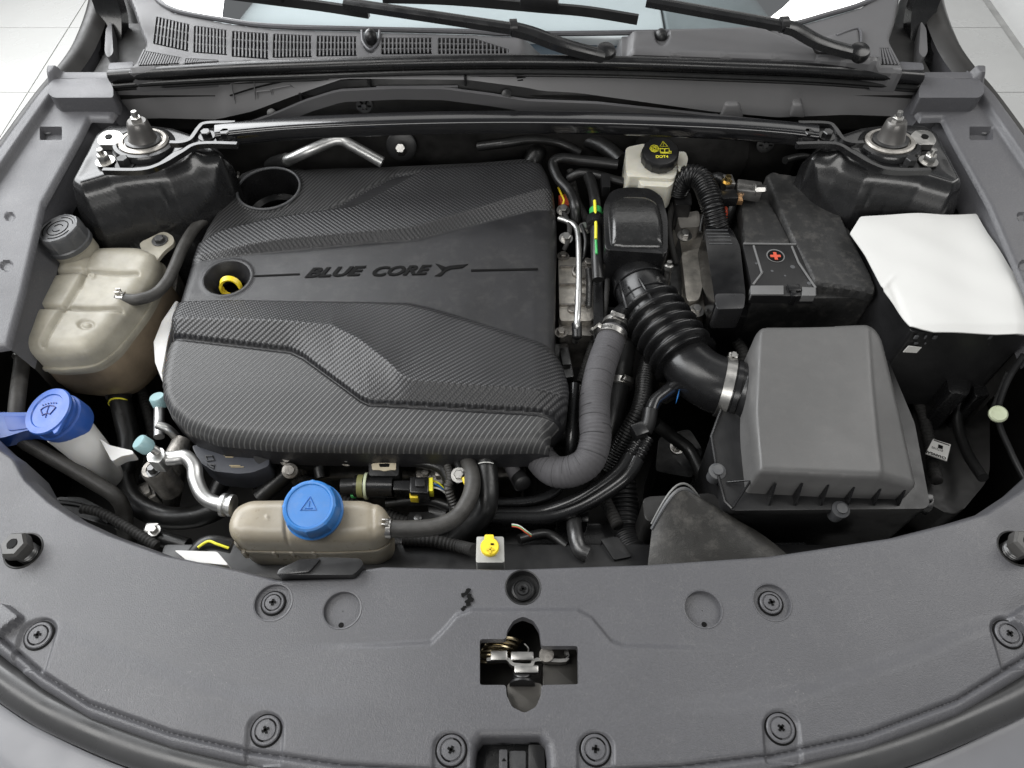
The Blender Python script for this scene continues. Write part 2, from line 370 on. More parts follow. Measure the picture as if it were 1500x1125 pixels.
M_['grout'] = mat('grout', (.4, .4, .39), .8)
M_['wall'] = mat('white_wall', (.85, .85, .84), .6, var=.02)
# ================================================================== setting: floor, wall
FZ = -.85
bm = BM(); box(bm, (0, 2.2, FZ-.03), 9, 8, .05); floor = setp(fin('floor', bm, M_['grout']), kind='structure')
def tilemesh(w, d):
    b = BM(); box(b, (0, 0, 0), w-.004, d-.004, .012, .0015); me = bpy.data.meshes.new('tile'); b.to_mesh(me); b.free(); return me
tm = tilemesh(.40, .42); tm.materials.append(M_['tile'])
tm2 = tilemesh(.40, .42); tm2.materials.append(M_['tile2'])
for i in range(-9, 9):
    for j in range(0, 6):
        x = -1.71-.2+.40*(i+5); y = 2.354-.21+.42*(j-2)
        if abs(x) < .75 or x > 1.9: continue
        t = bpy.data.objects.new('tile', tm if x < 0 else tm2); C.objects.link(t); t.location = (x, y, FZ); t.parent = floor
bm = BM(); obox(bm, (2.05, 3, -.25), (.12, .35*.12*0, 0), (0, 2.2, 0), (0, 0, .606), .004)
wall = setp(fin('wall', bm, M_['wall']), 'plain white showroom wall beyond the right fender', 'wall', kind='structure')
# ================================================================== body shell: the dark well of the engine bay
shell = thing('body_shell', 'black painted steel well of the engine bay under all the parts', 'car body', (0, .6, -.47))
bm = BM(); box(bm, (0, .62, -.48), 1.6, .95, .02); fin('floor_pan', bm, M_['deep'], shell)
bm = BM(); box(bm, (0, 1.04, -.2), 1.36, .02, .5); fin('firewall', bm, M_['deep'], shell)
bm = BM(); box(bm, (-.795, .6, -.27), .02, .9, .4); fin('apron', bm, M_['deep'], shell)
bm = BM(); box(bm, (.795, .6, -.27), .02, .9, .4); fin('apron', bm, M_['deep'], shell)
bm = BM(); tube(bm, [(-.62, .44, -.30), (-.3, .36, -.30), (.3, .36, -.30), (.62, .44, -.30)], .035); fin('cross_member', bm, M_['deep'], shell)
# right inner wing: stamped folds, plug, bracket, chalk marks
bm = BM()
pts = [(1500, 520, -.02), (1475, 560, -.06), (1462, 610, -.10), (1480, 660, -.12), (1500, 700, -.13)]
tube(bm, [U(*p) for p in pts], .004); fin('wing_fold', bm, M_['black'], shell)
bm = BM(); tube(bm, [U(1478, 545, -.05), U(1455, 600, -.1)], .004, smooth=False); fin('seam', bm, M_['dark_steel'], shell)
bm = BM(); lathe(bm, U(1463, 606, -.085), (-.25, -.3, 1), [(.011, -.004), (.011, 0), (.009, .002), (.004, .0005), (.0005, .001)], 24); fin('body_plug', bm, M_['palegreen'], shell)
bm = BM(); pprism(bm, rpoly([(1340, 560), (1420, 535), (1450, 600), (1450, 700), (1400, 760), (1330, 720)], 20), -.19, -.46, .02); fin('inner_panel', bm, M_['deep'], shell)
bm = BM(); pprism(bm, rpoly([(1385, 545), (1425, 541), (1420, 580), (1390, 575)], 8), -.10, -.2, .01); fin('bracket', bm, M_['satin'], shell)
bm = BM(); pprism(bm, rpoly([(1425, 550), (1455, 547), (1452, 578), (1428, 582)], 8), -.11, -.2, .01); fin('bracket', bm, M_['satin'], shell)
for a, b_ in (((1337, 530), (1348, 531)), ((1352, 532), (1360, 530)), ((1359, 548), (1388, 541)), ((1376, 550), (1384, 546)), ((1394, 539), (1406, 536))):
    bm = BM(); tube(bm, [U(*a, -.145), U(*b_, -.145)], .0009, 6, smooth=False); fin('chalk_mark', bm, M_['cyanmark'], shell)
bm = BM(); box(bm, U(1372, 541, -.16), .12, .04, .02, .004); fin('support_plate', bm, M_['black'], shell)
# white warning label, lettering upside down as seen from the front
lab = thing('paper_label', 'white label printed CHANGAN upside down on the black panel behind the air filter box', 'label', U(1372, 657, -.15))
LA, LB, LC, LD = [U(x, y, -.15) for x, y in ((1367, 643), (1393, 651), (1387, 675), (1356, 664))]
bm = BM(); prism(bm, [LA, LB, LC, LD], [p-Vector((0, 0, .002)) for p in (LA, LB, LC, LD)]); fin('sheet', bm, M_['label'], lab)
e = (LD-LC).normalized()
text('lettering', 'CHANGAN', LC+(LB-LC)*.16+(LD-LC)*.07, e, M_['ink'], lab, .0055, bold=.00015)
text('small_print', '0172152', LC+(LB-LC)*.50+(LD-LC)*.28, e, M_['ink'], lab, .0042)
bm = BM(); c = (LA+LB+LC+LD)/4+(LA-LD)*.16; obox(bm, c+Vector((0, 0, .0004)), e*.003, Vector((-e.y, e.x, 0))*.0028, (0, 0, .0003)); fin('printed_block', bm, M_['ink'], lab)
bm = BM(); obox(bm, (LA+LB)/2-(LA-LD)*.08+Vector((0, 0, .0004)), e*.010, Vector((-e.y, e.x, 0))*.0006, (0, 0, .0003)); fin('printed_line', bm, M_['ink'], lab)
# ================================================================== fenders and side trims
def side(s):
    mx = (lambda x: x) if s < 0 else (lambda x: 1512-x)
    nm = 'bright side' if s < 0 else 'white wall side'
    where = 'beside the coolant tank' if s < 0 else 'beside the fuse box'
    # outer fender skin falling away to the floor
    pts = [(140, -60), (131, 0), (113, 51), (91, 88), (51, 136), (0, 205), (-70, 300), (-150, 420), (-230, 560)]
    zs = [.085, .08, .075, .07, .06, .045, .03, .015, 0]
    bm = BM(); A = [U(mx(x), y, z) for (x, y), z in zip(pts, zs)]
    A = crom(A, 5)
    rows = []
    for dxo, dz in ((.030, -.010), (.020, .0), (.012, .003), (.004, .003), (0, 0), (-.006, -.006), (-.012, -.02), (-.016, -.05), (-.03, -.2), (-.04, -.6)):
        rows.append([p+Vector((-s*dxo, 0, dz)) for p in A])
    loft(bm, rows)
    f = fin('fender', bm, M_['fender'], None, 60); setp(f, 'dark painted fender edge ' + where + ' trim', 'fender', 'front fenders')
    # plastic trim tray
    tr = thing('side_trim', 'grey moulded plastic trim tray along the fender ' + where, 'trim panel', U(mx(40), 260, 0), 'fender trim trays')
    out = [(131, 2), (146, 4), (163, 30), (160, 55), (163, 78), (172, 88), (165, 108), (172, 145), (158, 165), (126, 164), (112, 192), (57, 290), (27, 420), (5, 500), (-30, 505), (-170, 520), (-170, 430), (-70, 302), (0, 208), (51, 138), (91, 90), (113, 53), (124, 20)]
    adj = (lambda x, y: x-float(np.interp(y, [285, 300, 420, 500], [0, 0, 26, 36])) if (s > 0 and 280 < y and x > -20) else x)
    out = [(mx(adj(x, y)), y) for x, y in out]
    g0 = np.array([(128, 14), (117, 50), (96, 90), (60, 135), (15, 190), (0, 232), (-60, 310), (-140, 420)], float)   # lip / tray step
    def zb(X, Y): return .03+.05*np.clip((420-Y)/420, -.3, 1)
    def h(X, Y, d, WX, WY):
        x = X if s < 0 else 1512-X
        lip = np.interp(Y, [0, 14, 50, 90, 135, 190, 232, 310, 420], [148, 140, 128, 108, 76, 37, 8, -46, -126])
        q = x-lip
        z = -.011*sstep(-3, 4, q)
        z = z+.018*sstep(128, 120, Y)*sstep(110, 112, Y)*sstep(70, 78, x)      # crossbar block
        up = sstep(112, 108, Y)
        z = z-up*sstep(-2, 26, q)*.10                                            # deep pocket in front of the hinge
        z = z-sstep(0, 3, q)*0.0
        z = z-edge_round(d, .007)
        z = z-.0035*(1-sstep(6, 7.5, np.hypot(x-8, (Y-308)*1.2)))*1
        z = z-.0035*(1-sstep(8, 9.5, np.hypot(x-3, (Y-380)*1.2)))
        z = z-.012*(sstep(52, 54, x)*(1-sstep(83, 85, x))*sstep(176, 178, Y)*(1-sstep(192, 194, Y)))
        return z
    sheet('tray', out, zb, h, M_['grey'], 2.2, skirt=.0, parent=tr, angle=40)
    # inner wall of the tray
    E = [(adj(x, y), y) for x, y in ((165, 110), (174, 146), (160, 166), (127, 165), (112, 192), (57, 290), (42, 355), (27, 420), (4, 503))]
    bm = BM(); T = [U(mx(x), y, float(zb(x, np.float64(y)))-.016) for x, y in E]
    L2 = [p+Vector((-s*.018, -.006, -.045)) for p in T]; L3 = [p+Vector((-s*.018, 0, -.32)) for p in T]
    loft(bm, [T, L2]); fin('tray_wall', bm, M_['grey'], tr, 50)
    bm = BM(); loft(bm, [L2, L3]); fin('tray_skirt', bm, M_['deep'], tr, 50)
    bm = BM(); c = U(mx(70), 188, .042); lathe(bm, c+Vector((0, 0, -.004)), (0, 0, 1), [(.009, -.003), (.009, .001), (.007, .002), (.003, .001), (.0005, .001)], 20); sc1 = fin('screw', bm, M_['cap_grey'], tr)
    bm = BM(); box(bm, c+Vector((0, 0, .0018)), .008, .0016, .001); box(bm, c+Vector((0, 0, .0019)), .0016, .008, .001); fin('slot', bm, M_['ink'], sc1)
    # crossbar block
    bm = BM(); pprism(bm, rpoly([(mx(a), b_) for a, b_ in ((72, 122), (80, 115), (100, 116), (158, 113), (166, 130), (166, 143), (78, 143), (70, 136))], 4), .074, .045, .004); fin('crossbar', bm, M_['grey'], tr)
    bm = BM(); pprism(bm, rpoly([(mx(a), b_) for a, b_ in ((160, 92), (195, 90), (195, 102), (158, 102))], 3), .092, .07, .003); fin('end_clip', bm, M_['grey'], tr)
    # hinge pocket, part of the body
    P = [(UY(mx(150), -20, 1.2)), (UY(mx(164), 20, 1.19)), (UY(mx(166), 70, 1.15)), (UY(mx(172), 98, 1.1))]
    bm = BM(); tube(bm, P, .012, section=[(-.012, -.02), (.012, -.02), (.012, .02), (-.012, .02)], up=(1, 0, 0)); hp = fin('hood_hinge', bm, M_['gloss'], shell)
    bm = BM(); pprism(bm, [(mx(a), b_) for a, b_ in ((146, 0), (190, -10), (208, 62), (196, 85), (172, 98), (160, 84))], .0, -.3, .01); fin('hinge_pocket', bm, M_['deep'], shell)
    bm = BM(); pprism(bm, rpoly([(mx(a), b_) for a, b_ in ((155, 42), (163, 30), (166, 78), (158, 85), (153, 76))], 5), .07, .02, .005); fin('hinge_block', bm, M_['grey2'], shell)
side(-1); side(1)
# ================================================================== cowl, windscreen, firewall panel
def wallpts(P, Y): return [UY(x, y, Y) for x, y in P]
top = [(168, 116), (300, 108), (450, 101), (600, 97), (750, 96), (900, 97), (1050, 101), (1200, 108), (1346, 118)]
bot = [(172, 177), (228, 173), (317, 175), (370, 163), (410, 148), (450, 133), (503, 115), (600, 116), (685, 117), (770, 128), (793, 133), (847, 136), (1047, 164), (1140, 172), (1241, 168), (1300, 170), (1338, 172)]
xs_ = np.linspace(170, 1342, 90)
ty = np.interp(xs_, *zip(*top)); by = np.interp(xs_, *zip(*bot))
fp = thing('firewall_panel', 'grey plastic panel standing across the back of the bay below the rubber seal', 'panel', (0, 1, 0))
bm = BM(); rows = []
for k in range(9):
    t = k/8; rows.append([UY(x, a+(b_-a)*t, 1.0-.012*t+(.006 if x < 318 or x > 1160 else 0)*1) for x, a, b_ in zip(xs_, ty, by)])
loft(bm, rows); fin('facing', bm, M_['grey3'], fp, 40)
# pressed outlines on the panel
for q in ([(338, 122), (372, 118), (374, 148), (345, 152)], [(376, 134), (396, 132), (400, 145), (379, 150)], [(398, 130), (425, 125), (436, 131), (402, 146)]):
    bm = BM(); tube(bm, [UY(x, y, .992) for x, y in q+q[:1]], .0011, 6, smooth=False); fin('pressed_rib', bm, M_['grey3'], fp)
bm = BM(); tube(bm, [UY(x, y, .993) for x, y in ((337, 140), (380, 127), (450, 112))], .0012, 6); fin('pressed_rib', bm, M_['ink'], fp)
for q in ([(755, 110), (778, 107)], [(757, 114), (770, 113)], [(758, 118), (766, 117)]):
    bm = BM(); tube(bm, [UY(x, y, .992) for x, y in q], .0011, 6); fin('pressed_rib', bm, M_['ink'], fp)
for px_ in (1072, 1168):
    bm = BM(); w_ = 18 if px_ == 1072 else 12
    P = [UY(px_-w_, 172, .985), UY(px_-w_*.5, 153, .985), UY(px_+w_*.6, 153, .985), UY(px_+w_, 174, .985)]
    prism(bm, P, [p+Vector((0, .02, .004)) for p in P], .004); fin('boss', bm, M_['grey3'], fp)
# dark recess below the panel and its lip
lip = [(300, 196), (330, 193), (370, 186), (410, 172), (450, 155), (498, 140), (583, 136), (650, 137), (720, 146), (770, 154), (873, 158), (1007, 172), (1100, 182), (1180, 190)]
lx = np.linspace(300, 1180, 70); ly = np.interp(lx, *zip(*lip)); bx_ = np.interp(lx, *zip(*bot))
bm = BM(); loft(bm, [[UY(x, y-1, 1.004) for x, y in zip(lx, bx_)], [UY(x, y+1, .995) for x, y in zip(lx, ly)]]); fin('recess', bm, M_['black'], fp)
bm = BM(); tube(bm, [UY(x, y, .982) for x, y in zip(lx, ly)], .004, section=[(-.003, -.009), (.003, -.009), (.003, .009), (-.003, .009)], up=(0, 0, 1), smooth=False); fin('lip', bm, M_['grey2'], fp)
bm = BM(); obox(bm, (UY(553, 129, .99)+UY(669, 128, .99))/2, (.06, 0, .0005), (0, .002, 0), (0, 0, .0022)); fin('slot_edge', bm, M_['grey2'], fp)
for x, y in ((398, 166), (742, 138), (1047, 172)):
    bm = BM(); lathe(bm, UY(x, y, .985), (0, -.7, .7), [(.007, -.002), (.007, .001), (.003, .002), (.0005, .002)], 16); fin('clip', bm, M_['black'], fp)
for x, y in ((541, 122), (682, 117), (441, 141)):
    bm = BM(); box(bm, UY(x, y, .99), .004, .01, .014, .001); fin('tab', bm, M_['black'], fp)
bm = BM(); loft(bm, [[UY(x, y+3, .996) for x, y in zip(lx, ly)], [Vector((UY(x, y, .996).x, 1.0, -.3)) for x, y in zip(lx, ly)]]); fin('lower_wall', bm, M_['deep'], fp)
def pushnut(x, y, Y, r):
    c = UY(x, y, Y); t = thing('push_nut', None, 'push nut', c)
    bm = BM(); lathe(bm, c, (0, -1, .25), [(r, 0), (r, .002), (r*.85, .003), (r*.3, .002), (r*.28, .006), (.0005, .006)], 24); fin('disc', bm, M_['dark_steel'], t)
    for k in range(6):
        a = k*math.pi/3; bm = BM(); obox(bm, c+Vector((math.cos(a)*r*.58, -.0032, math.sin(a)*r*.58)), (math.cos(a)*r*.2, 0, math.sin(a)*r*.2), (-math.sin(a)*.0012, 0, math.cos(a)*.0012), (0, .0006, 0)); fin('slot', bm, M_['ink'], t)
    return t
setp(pushnut(534, 154, .985, .0125), 'round slotted push nut on the black firewall left of centre above the brace')
setp(pushnut(766, 163, .985, .0125), 'round push nut half hidden behind the middle of the strut brace')
setp(pushnut(1121, 211, .975, .0135), 'round push nut on the firewall right of the brake fluid reservoir')
# rubber seal strip
seal = thing('hood_seal_strip', 'long black rubber seal strip running across the top of the firewall panel', 'seal', (0, 1, .1))
sp_ = [(162, 112), (230, 107), (340, 101), (450, 97), (600, 92), (750, 90), (900, 92), (1050, 97), (1200, 103), (1349, 114)]
P = [UY(x, y, .997) for x, y in sp_]
bm = BM(); tube(bm, P, .0095, 14, 6); fin('bulb', bm, M_['satin'], seal)
bm = BM(); tube(bm, [p+Vector((0, -.005, -.0125)) for p in P], .0045, 10, 6); fin('bead', bm, M_['rubber'], seal)
bm = BM(); tube(bm, [p+Vector((0, -.003, -.019)) for p in P], .003, 8, 6); fin('bead', bm, M_['rubber'], seal)
# cowl with grille openings
cow = thing('cowl_panel', 'grey plastic cowl with slotted air grilles at the foot of the windscreen', 'cowl', (0, 1.07, .1))
G = [[(229, 24), (279, 36), (277, 76), (224, 64)], [(284, 37), (333, 44), (333, 81), (283, 77)], [(340, 45), (394, 49), (394, 87), (339, 83)],
     [(400, 49), (457, 52), (457, 84), (399, 85)], [(464, 52), (523, 53), (523, 82), (463, 83)], [(558, 55), (633, 55), (633, 79), (558, 80)],
     [(641, 55), (695, 56), (745, 72), (745, 78), (641, 79)], [(212, 74), (266, 84), (262, 94), (201, 97)], [(272, 85), (328, 88), (316, 91), (270, 94)],
     [(1185, 80), (1284, 87), (1283, 95), (1190, 90)], [(1288, 70), (1303, 70), (1317, 96), (1290, 95)]]
nsl = [10, 10, 10, 11, 11, 13, 18, 16, 14, 20, 5]
co = [(160, -60), (192, 5), (206, 45), (213, 60), (207, 78), (195, 92), (184, 100), (190, 102), (340, 93), (600, 85), (750, 83), (900, 85), (1180, 94), (1325, 103), (1322, 94), (1308, 68), (1304, 55), (1312, 30), (1330, -60), (1290, -60), (1288, -12), (1262, 8), (1210, 24), (1150, 40), (1080, 46), (900, 50), (745, 51), (690, 48), (525, 44), (400, 40), (330, 31), (256, 16), (225, -8), (210, -60)]
def hc(X, Y, d, WX, WY):
    z = -edge_round(d, .006)
    for cx in (543, 968):
        z = z-.008*(1-sstep(7, 13, np.hypot(X-cx, np.clip((Y-58), 0, 99)*.6)))*sstep(84, 78, Y)
    # raised tray right of centre
    blk = sdf([(914, 110), (920, 46), (1113, 40), (1145, 55), (1200, 76), (1290, 84), (1290, 110)], X, Y)[0]
    z = z+.012*sstep(-1, 12, blk)
    z = z+.004*sstep(-1, 5, sdf([(1205, 55), (1258, 41), (1262, 72), (1230, 76)], X, Y)[0])
    z = z-.03*sstep(760, 800, X)*sstep(912, 900, X)
    return z
sheet('cowl_top', co, .10, hc, M_['grey2'], 2.4, holes=G, skirt=.03, hole_skirt=.012, parent=cow)
def bil(q, u, v): return Vector(q[0])*(1-u)*(1-v)+Vector(q[1])*u*(1-v)+Vector(q[2])*u*v+Vector(q[3])*(1-u)*v
for g, n in zip(G, nsl):
    bm = BM(); q = [U(x, y, .0975) for x, y in g]
    if len(g) == 5: q = [U(x, y, .0975) for x, y in ((641, 55), (749, 58), (749, 81), (641, 81))]
    for k in range(n+1):
        u = k/n; a, b_ = bil(q, u, 0), bil(q, u, 1)
        if len(g) == 5 and u > .5: a = a.lerp(b_, min(.85, (u-.5)*1.55))
        tube(bm, [a, b_], .001, section=[(-.0011, -.003), (.0011, -.003), (.0011, .002), (-.0011, .002)], up=(0, 0, 1), smooth=False)
    for v in ((.33, .66) if g[0][1] < 60 else (.3, .6)):
        a, b_ = bil(q, 0, v), bil(q, 1, v)
        if len(g) == 5: b_ = bil(q, .55+.4*v, v)
        tube(bm, [a-Vector((0, 0, .002)), b_-Vector((0, 0, .002))], .001, section=[(-.0016, -.002), (.0016, -.002), (.0016, .002), (-.0016, .002)], up=(0, 0, 1), smooth=False)
    setp(fin('grille_slats', bm, M_['grey2'], cow), kind='stuff')
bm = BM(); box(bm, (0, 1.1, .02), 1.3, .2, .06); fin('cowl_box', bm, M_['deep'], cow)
bm = BM(); tube(bm, [U(x, y, .104) for x, y in ((1225, 52), (1258, 42), (1261, 70))], .002, 8); fin('raised_edge', bm, M_['grey'], cow)
for x, wh in ((543, 'between the slotted grilles'), (968, 'in the smooth cowl block')):
    c = U(x, 53, .106); wn = thing('washer_nozzle', 'small black rounded washer nozzle ' + wh, 'nozzle', c, 'washer nozzles')
    bm = BM(); lathe(bm, c, (0, -.45, 1), [(.0085, -.008), (.0088, .001), (.0075, .006), (.004, .0095), (.0005, .0105)], 20, sy=1.25); fin('head', bm, M_['black'], wn)
    bm = BM(); tube(bm, [U(x-13, 45, .103), U(x-11, 62, .1), U(x, 73, .099), U(x+11, 62, .1), U(x+13, 45, .103)], .0022, 8); fin('scoop_rim', bm, M_['grey'], wn)
# windscreen
ws = thing('windscreen', 'sloping windscreen glass behind the wipers', 'windscreen', (0, 1.1, .1))
wb = [(205, -60), (225, -10), (256, 15), (330, 30), (400, 39), (525, 43), (690, 47), (745, 50), (900, 49), (1080, 45), (1150, 38), (1210, 22), (1262, 6), (1288, -12), (1292, -60)]
Wb = [U(x, y, .098) for x, y in wb]; cen = sum(Wb, Vector())/len(Wb)
Wt = [Vector((p.x*.92, max(p.y, 1.25)+.55, .098+.33+(p.y-1.08)*.2)) for p in Wb]
bm = BM(); loft(bm, [[a.lerp(b_, k/8) for a, b_ in zip(Wb, Wt)] for k in range(9)])
gl = fin('glass', bm, M_['glass'], ws, 80)
bm = BM(); tube(bm, [p+Vector((0, -.004, .003)) for p in Wb], .004, 8); fin('edge_moulding', bm, M_['grey'], ws)
ds = thing('dashboard', 'dashboard seen through the windscreen with a pale sheet for its reflection', 'dashboard', (0, 1.3, .08))
bm = BM(); v = [(-.56, 1.135, .085), (.24, 1.105, .078), (.24, 1.9, .14), (-.56, 1.9, .14)]; prism(bm, [Vector(p) for p in v], [Vector(p)-Vector((0, 0, .03)) for p in v], .004); fin('pale_reflection_sheet', bm, M_['dash'], ds)  # added pale sheet stands in for the ceiling reflected in the glass
bm = BM(); v = [(.244, 1.105, .078), (.55, 1.14, .085), (.55, 1.9, .14), (.244, 1.9, .14)]; prism(bm, [Vector(p) for p in v], [Vector(p)-Vector((0, 0, .03)) for p in v], .004); fin('grey_top', bm, mat('dash_grey', (.2, .215, .22), .6), ds)
bm = BM(); v = [(-.56, 1.06, .064), (.56, 1.06, .064), (.56, 1.12, .066), (-.56, 1.12, .066)]; prism(bm, [Vector(p) for p in v], [Vector(p)-Vector((0, 0, .03)) for p in v]); fin('dark_edge', bm, mat('dash_blue', (.03, .045, .06), .5), ds)
# wipers
def wiper(pts, pivot, blade, label):
    t = thing('windscreen_wiper', label, 'wiper', pivot, 'windscreen wipers')
    bm = BM(); sec = [(-.0098, -.006), (-.0088, .002), (-.004, .005), (.004, .005), (.0088, .002), (.0098, -.006)]
    tube(bm, pts[:2], .01, section=sec, up=(0, 0, 1), smooth=False); fin('arm', bm, M_['satin'], t)
    bm = BM(); tube(bm, pts[1:], .01, section=[(-.0125, -.007), (-.011, .002), (-.005, .006), (.005, .006), (.011, .002), (.0125, -.007)], up=(0, 0, 1), n=6); fin('arm_head', bm, M_['satin'], t)
    bm = BM(); lathe(bm, pts[1]+Vector((0, 0, .0)), (1, .1, 0), [(.011, -.005), (.011, .005)], 16); fin('hinge_pin', bm, M_['black'], t)
    bm = BM(); lathe(bm, pivot, (0, -.3, 1), [(.015, -.012), (.0155, .002), (.013, .007), (.006, .009), (.0005, .0095)], 24); fin('pivot_cap', bm, M_['satin'], t)
    bm = BM(); tube(bm, blade, .007, section=[(-.004, -.009), (-.003, .004), (.003, .004), (.004, -.009)], up=(0, 0, 1)); bl = fin('blade', bm, M_['black'], t)
    bm = BM(); c = blade[len(blade)//2]; d = (blade[-1]-blade[0]).normalized(); obox(bm, c+Vector((0, 0, .006)), d*.028, Vector((-d.y, d.x, 0))*.008, (0, 0, .008), .003); fin('connector', bm, M_['black'], bl)
wiper([U(505, 3, .15), U(752, 40, .145), U(782, 48, .14), U(830, 66, .13), U(884, 80, .115)], U(887, 77, .115),
      [U(120, -40, .15), U(250, -22, .15), U(390, -4, .145), U(470, 6, .143), U(540, 17, .14)], 'long black wiper arm lying over the slotted grilles')
wiper([U(948, 0, .15), U(1148, 36, .145), U(1168, 42, .14), U(1205, 62, .13), U(1250, 75, .115)], U(1258, 77, .115),
      [U(560, -6, .15), U(660, -3, .148), U(790, 8, .146), U(860, 14, .144), U(935, 26, .14)], 'black wiper arm whose pivot stands at the white wall end of the cowl')
# ================================================================== strut towers and brace
def tower(s):
    mx = (lambda x: x) if s < 0 else (lambda x: 1514-x)
    where = 'behind the coolant tank' if s < 0 else 'behind the fuse box'
    t = thing('strut_tower', 'gloss black stamped strut tower with ringed mount ' + where, 'strut tower', U(mx(205), 230, -.2), 'strut towers')
    plate = [(mx(a), b_) for a, b_ in ((142, 196), (160, 184), (205, 182), (250, 188), (300, 205), (318, 222), (280, 232), (240, 246), (160, 256), (118, 269), (108, 263), (126, 228))]
    out = [(mx(a), b_) for a, b_ in ((76, 300), (86, 262), (120, 196), (150, 178), (205, 176), (255, 182), (318, 200), (332, 218), (304, 243), (258, 266), (175, 286), (105, 304))]
    def h(X, Y, d, WX, WY):
        q = sdf(plate, X, Y)[0]
        x = X if s < 0 else 1514-X
        z = -.014*sstep(2, -12, q)-.022*sstep(-6, -18, q)-.06*np.clip((-q-14)/16, 0, 1)**1.4
        z = z+.0016*np.exp(-((q-3)/6)**2)*sstep(215, 235, Y)
        z = z+.0006*np.sin(x*.05+1)*np.sin(Y*.07)
        z = z-.012*sstep(2, 12, sdf([(mx(a), b_) for a, b_ in ((150, 215), (205, 190), (262, 205), (240, 236), (180, 238))], X, Y)[0])
        for cx, cy in ((228, 262), (200, 272)):
            z = z-.004*np.exp(-((x-cx)**2+(Y-cy)**2*1.6)/9)
        z = z+.008*np.exp(-((x-285)**2/160+(Y-228)**2/60))
        return z
    sheet('stamping', out, .045, h, M_['gloss'], 2.0, skirt=.3, parent=t, angle=180)
    bm = BM(); pprism(bm, rpoly([(mx(a), b_) for a, b_ in ((142, 205), (150, 192), (172, 190), (182, 200), (170, 212), (145, 212))], 5), .055, .046, .002); fin('bolt_flange', bm, M_['zinc'], t)
    bm = BM(); lathe(bm, U(mx(159), 200, .0555), (0, 0, 1), [(.005, 0), (.005, .0006), (.0005, .0007)], 16); fin('hole', bm, M_['ink'], t)
    c = U(mx(211), 209, .05); ax = Vector((s*-.06, .12, 1))
    bm = BM(); lathe(bm, c, ax, [(.043, -.018), (.044, -.004), (.041, .001), (.036, .002), (.034, -.001), (.0005, -.001)], 48); fin('mount_cup', bm, M_['gloss'], t)
    bm = BM(); lathe(bm, c, ax, [(.0325, -.002), (.0335, .003), (.031, .005), (.027, .005), (.026, .002), (.0005, .002)], 48); r_ = fin('bearing_ring', bm, mat('ring_steel', (.42, .4, .37), .4, .7, var=.3, vs=90), t)
    bm = BM(); lathe(bm, c, ax, [(.0245, .002), (.0245, .006), (.0215, .007), (.0005, .007)], 40); fin('inner_ring', bm, M_['dark_steel'], r_)
    bm = BM(); lathe(bm, c, ax, [(.0205, .005), (.0185, .009), (.0155, .024), (.0138, .032), (.012, .034), (.0005, .034)], 32); fin('rubber_cone', bm, mat('cone_grey', (.12, .115, .11), .38, .5, var=.15), t)
    bm = BM(); a_ = ax.normalized(); hexbolt(bm, c+a_*.0337, ax, .0078, .006, False); lathe(bm, c+a_*.0337, ax, [(.0042, 0), (.0042, .012), (.0036, .014), (.0005, .014)], 14); fin('top_nut', bm, M_['zinc'], t)
    for k, (x, y, m) in enumerate(((154, 236, 'zinc'), (183, 241, 'black'))):
        bm = BM(); cc = U(mx(x), y, .048); hexbolt(bm, cc, (0, .05, 1), .0085, .011)
        if k == 0: lathe(bm, cc, (0, .05, 1), [(.004, .01), (.004, .019), (.0005, .0195)], 12)
        fin('bolt', bm, M_[m], t)
tower(-1); tower(1)
br = thing('strut_brace', 'gloss black strut brace bar spanning the bay between both towers', 'brace', U(750, 185, .05))
bp_ = [(318, 199), (360, 194), (450, 187), (600, 181), (750, 179), (900, 181), (1050, 187), (1145, 194), (1196, 200)]
bm = BM(); sec = []
for (sx_, sy_) in ((1, 1), (-1, 1), (-1, -1), (1, -1)):
    for k in range(5):
        a0 = {(1, 1): 0, (-1, 1): 90, (-1, -1): 180, (1, -1): 270}[(sx_, sy_)]; a = math.radians(a0+k*22.5)
        sec.append((sx_*.008+.006*math.cos(a), sy_*.006+.006*math.sin(a)))
tube(bm, [U(x, y, .062) for x, y in bp_], .01, section=sec, up=(0, 0, 1), n=5); fin('bar', bm, M_['brace'], br, 60)
for mx in (lambda x: x, lambda x: 1514-x):
    sec = [(-.0028, -.004), (.0028, -.004), (.0028, .004), (-.0028, .004)]
    for P in ([(345, 182), (303, 183), (292, 190), (280, 206), (266, 211), (250, 211)], [(348, 213), (292, 213), (266, 226), (238, 242), (208, 251), (152, 251)]):
        bm = BM(); tube(bm, [U(mx(x), y, .066) for x, y in P], .01, section=sec, up=(0, 0, 1), n=5); fin('bracket_flange', bm, M_['gloss'], br, 30)
    bm = BM(); pprism(bm, [(mx(a), b_) for a, b_ in ((345, 187), (304, 188), (292, 196), (280, 211), (255, 222), (232, 238), (246, 236), (290, 210), (345, 209))], .0645, .060, .0008); fin('bracket_plate', bm, M_['gloss'], br)
    for x in (303, 331):
        bm = BM(); hexbolt(bm, U(mx(x), 199, .066), (0, 0, 1), .0075, .008); fin('bolt', bm, M_['gloss'], br)
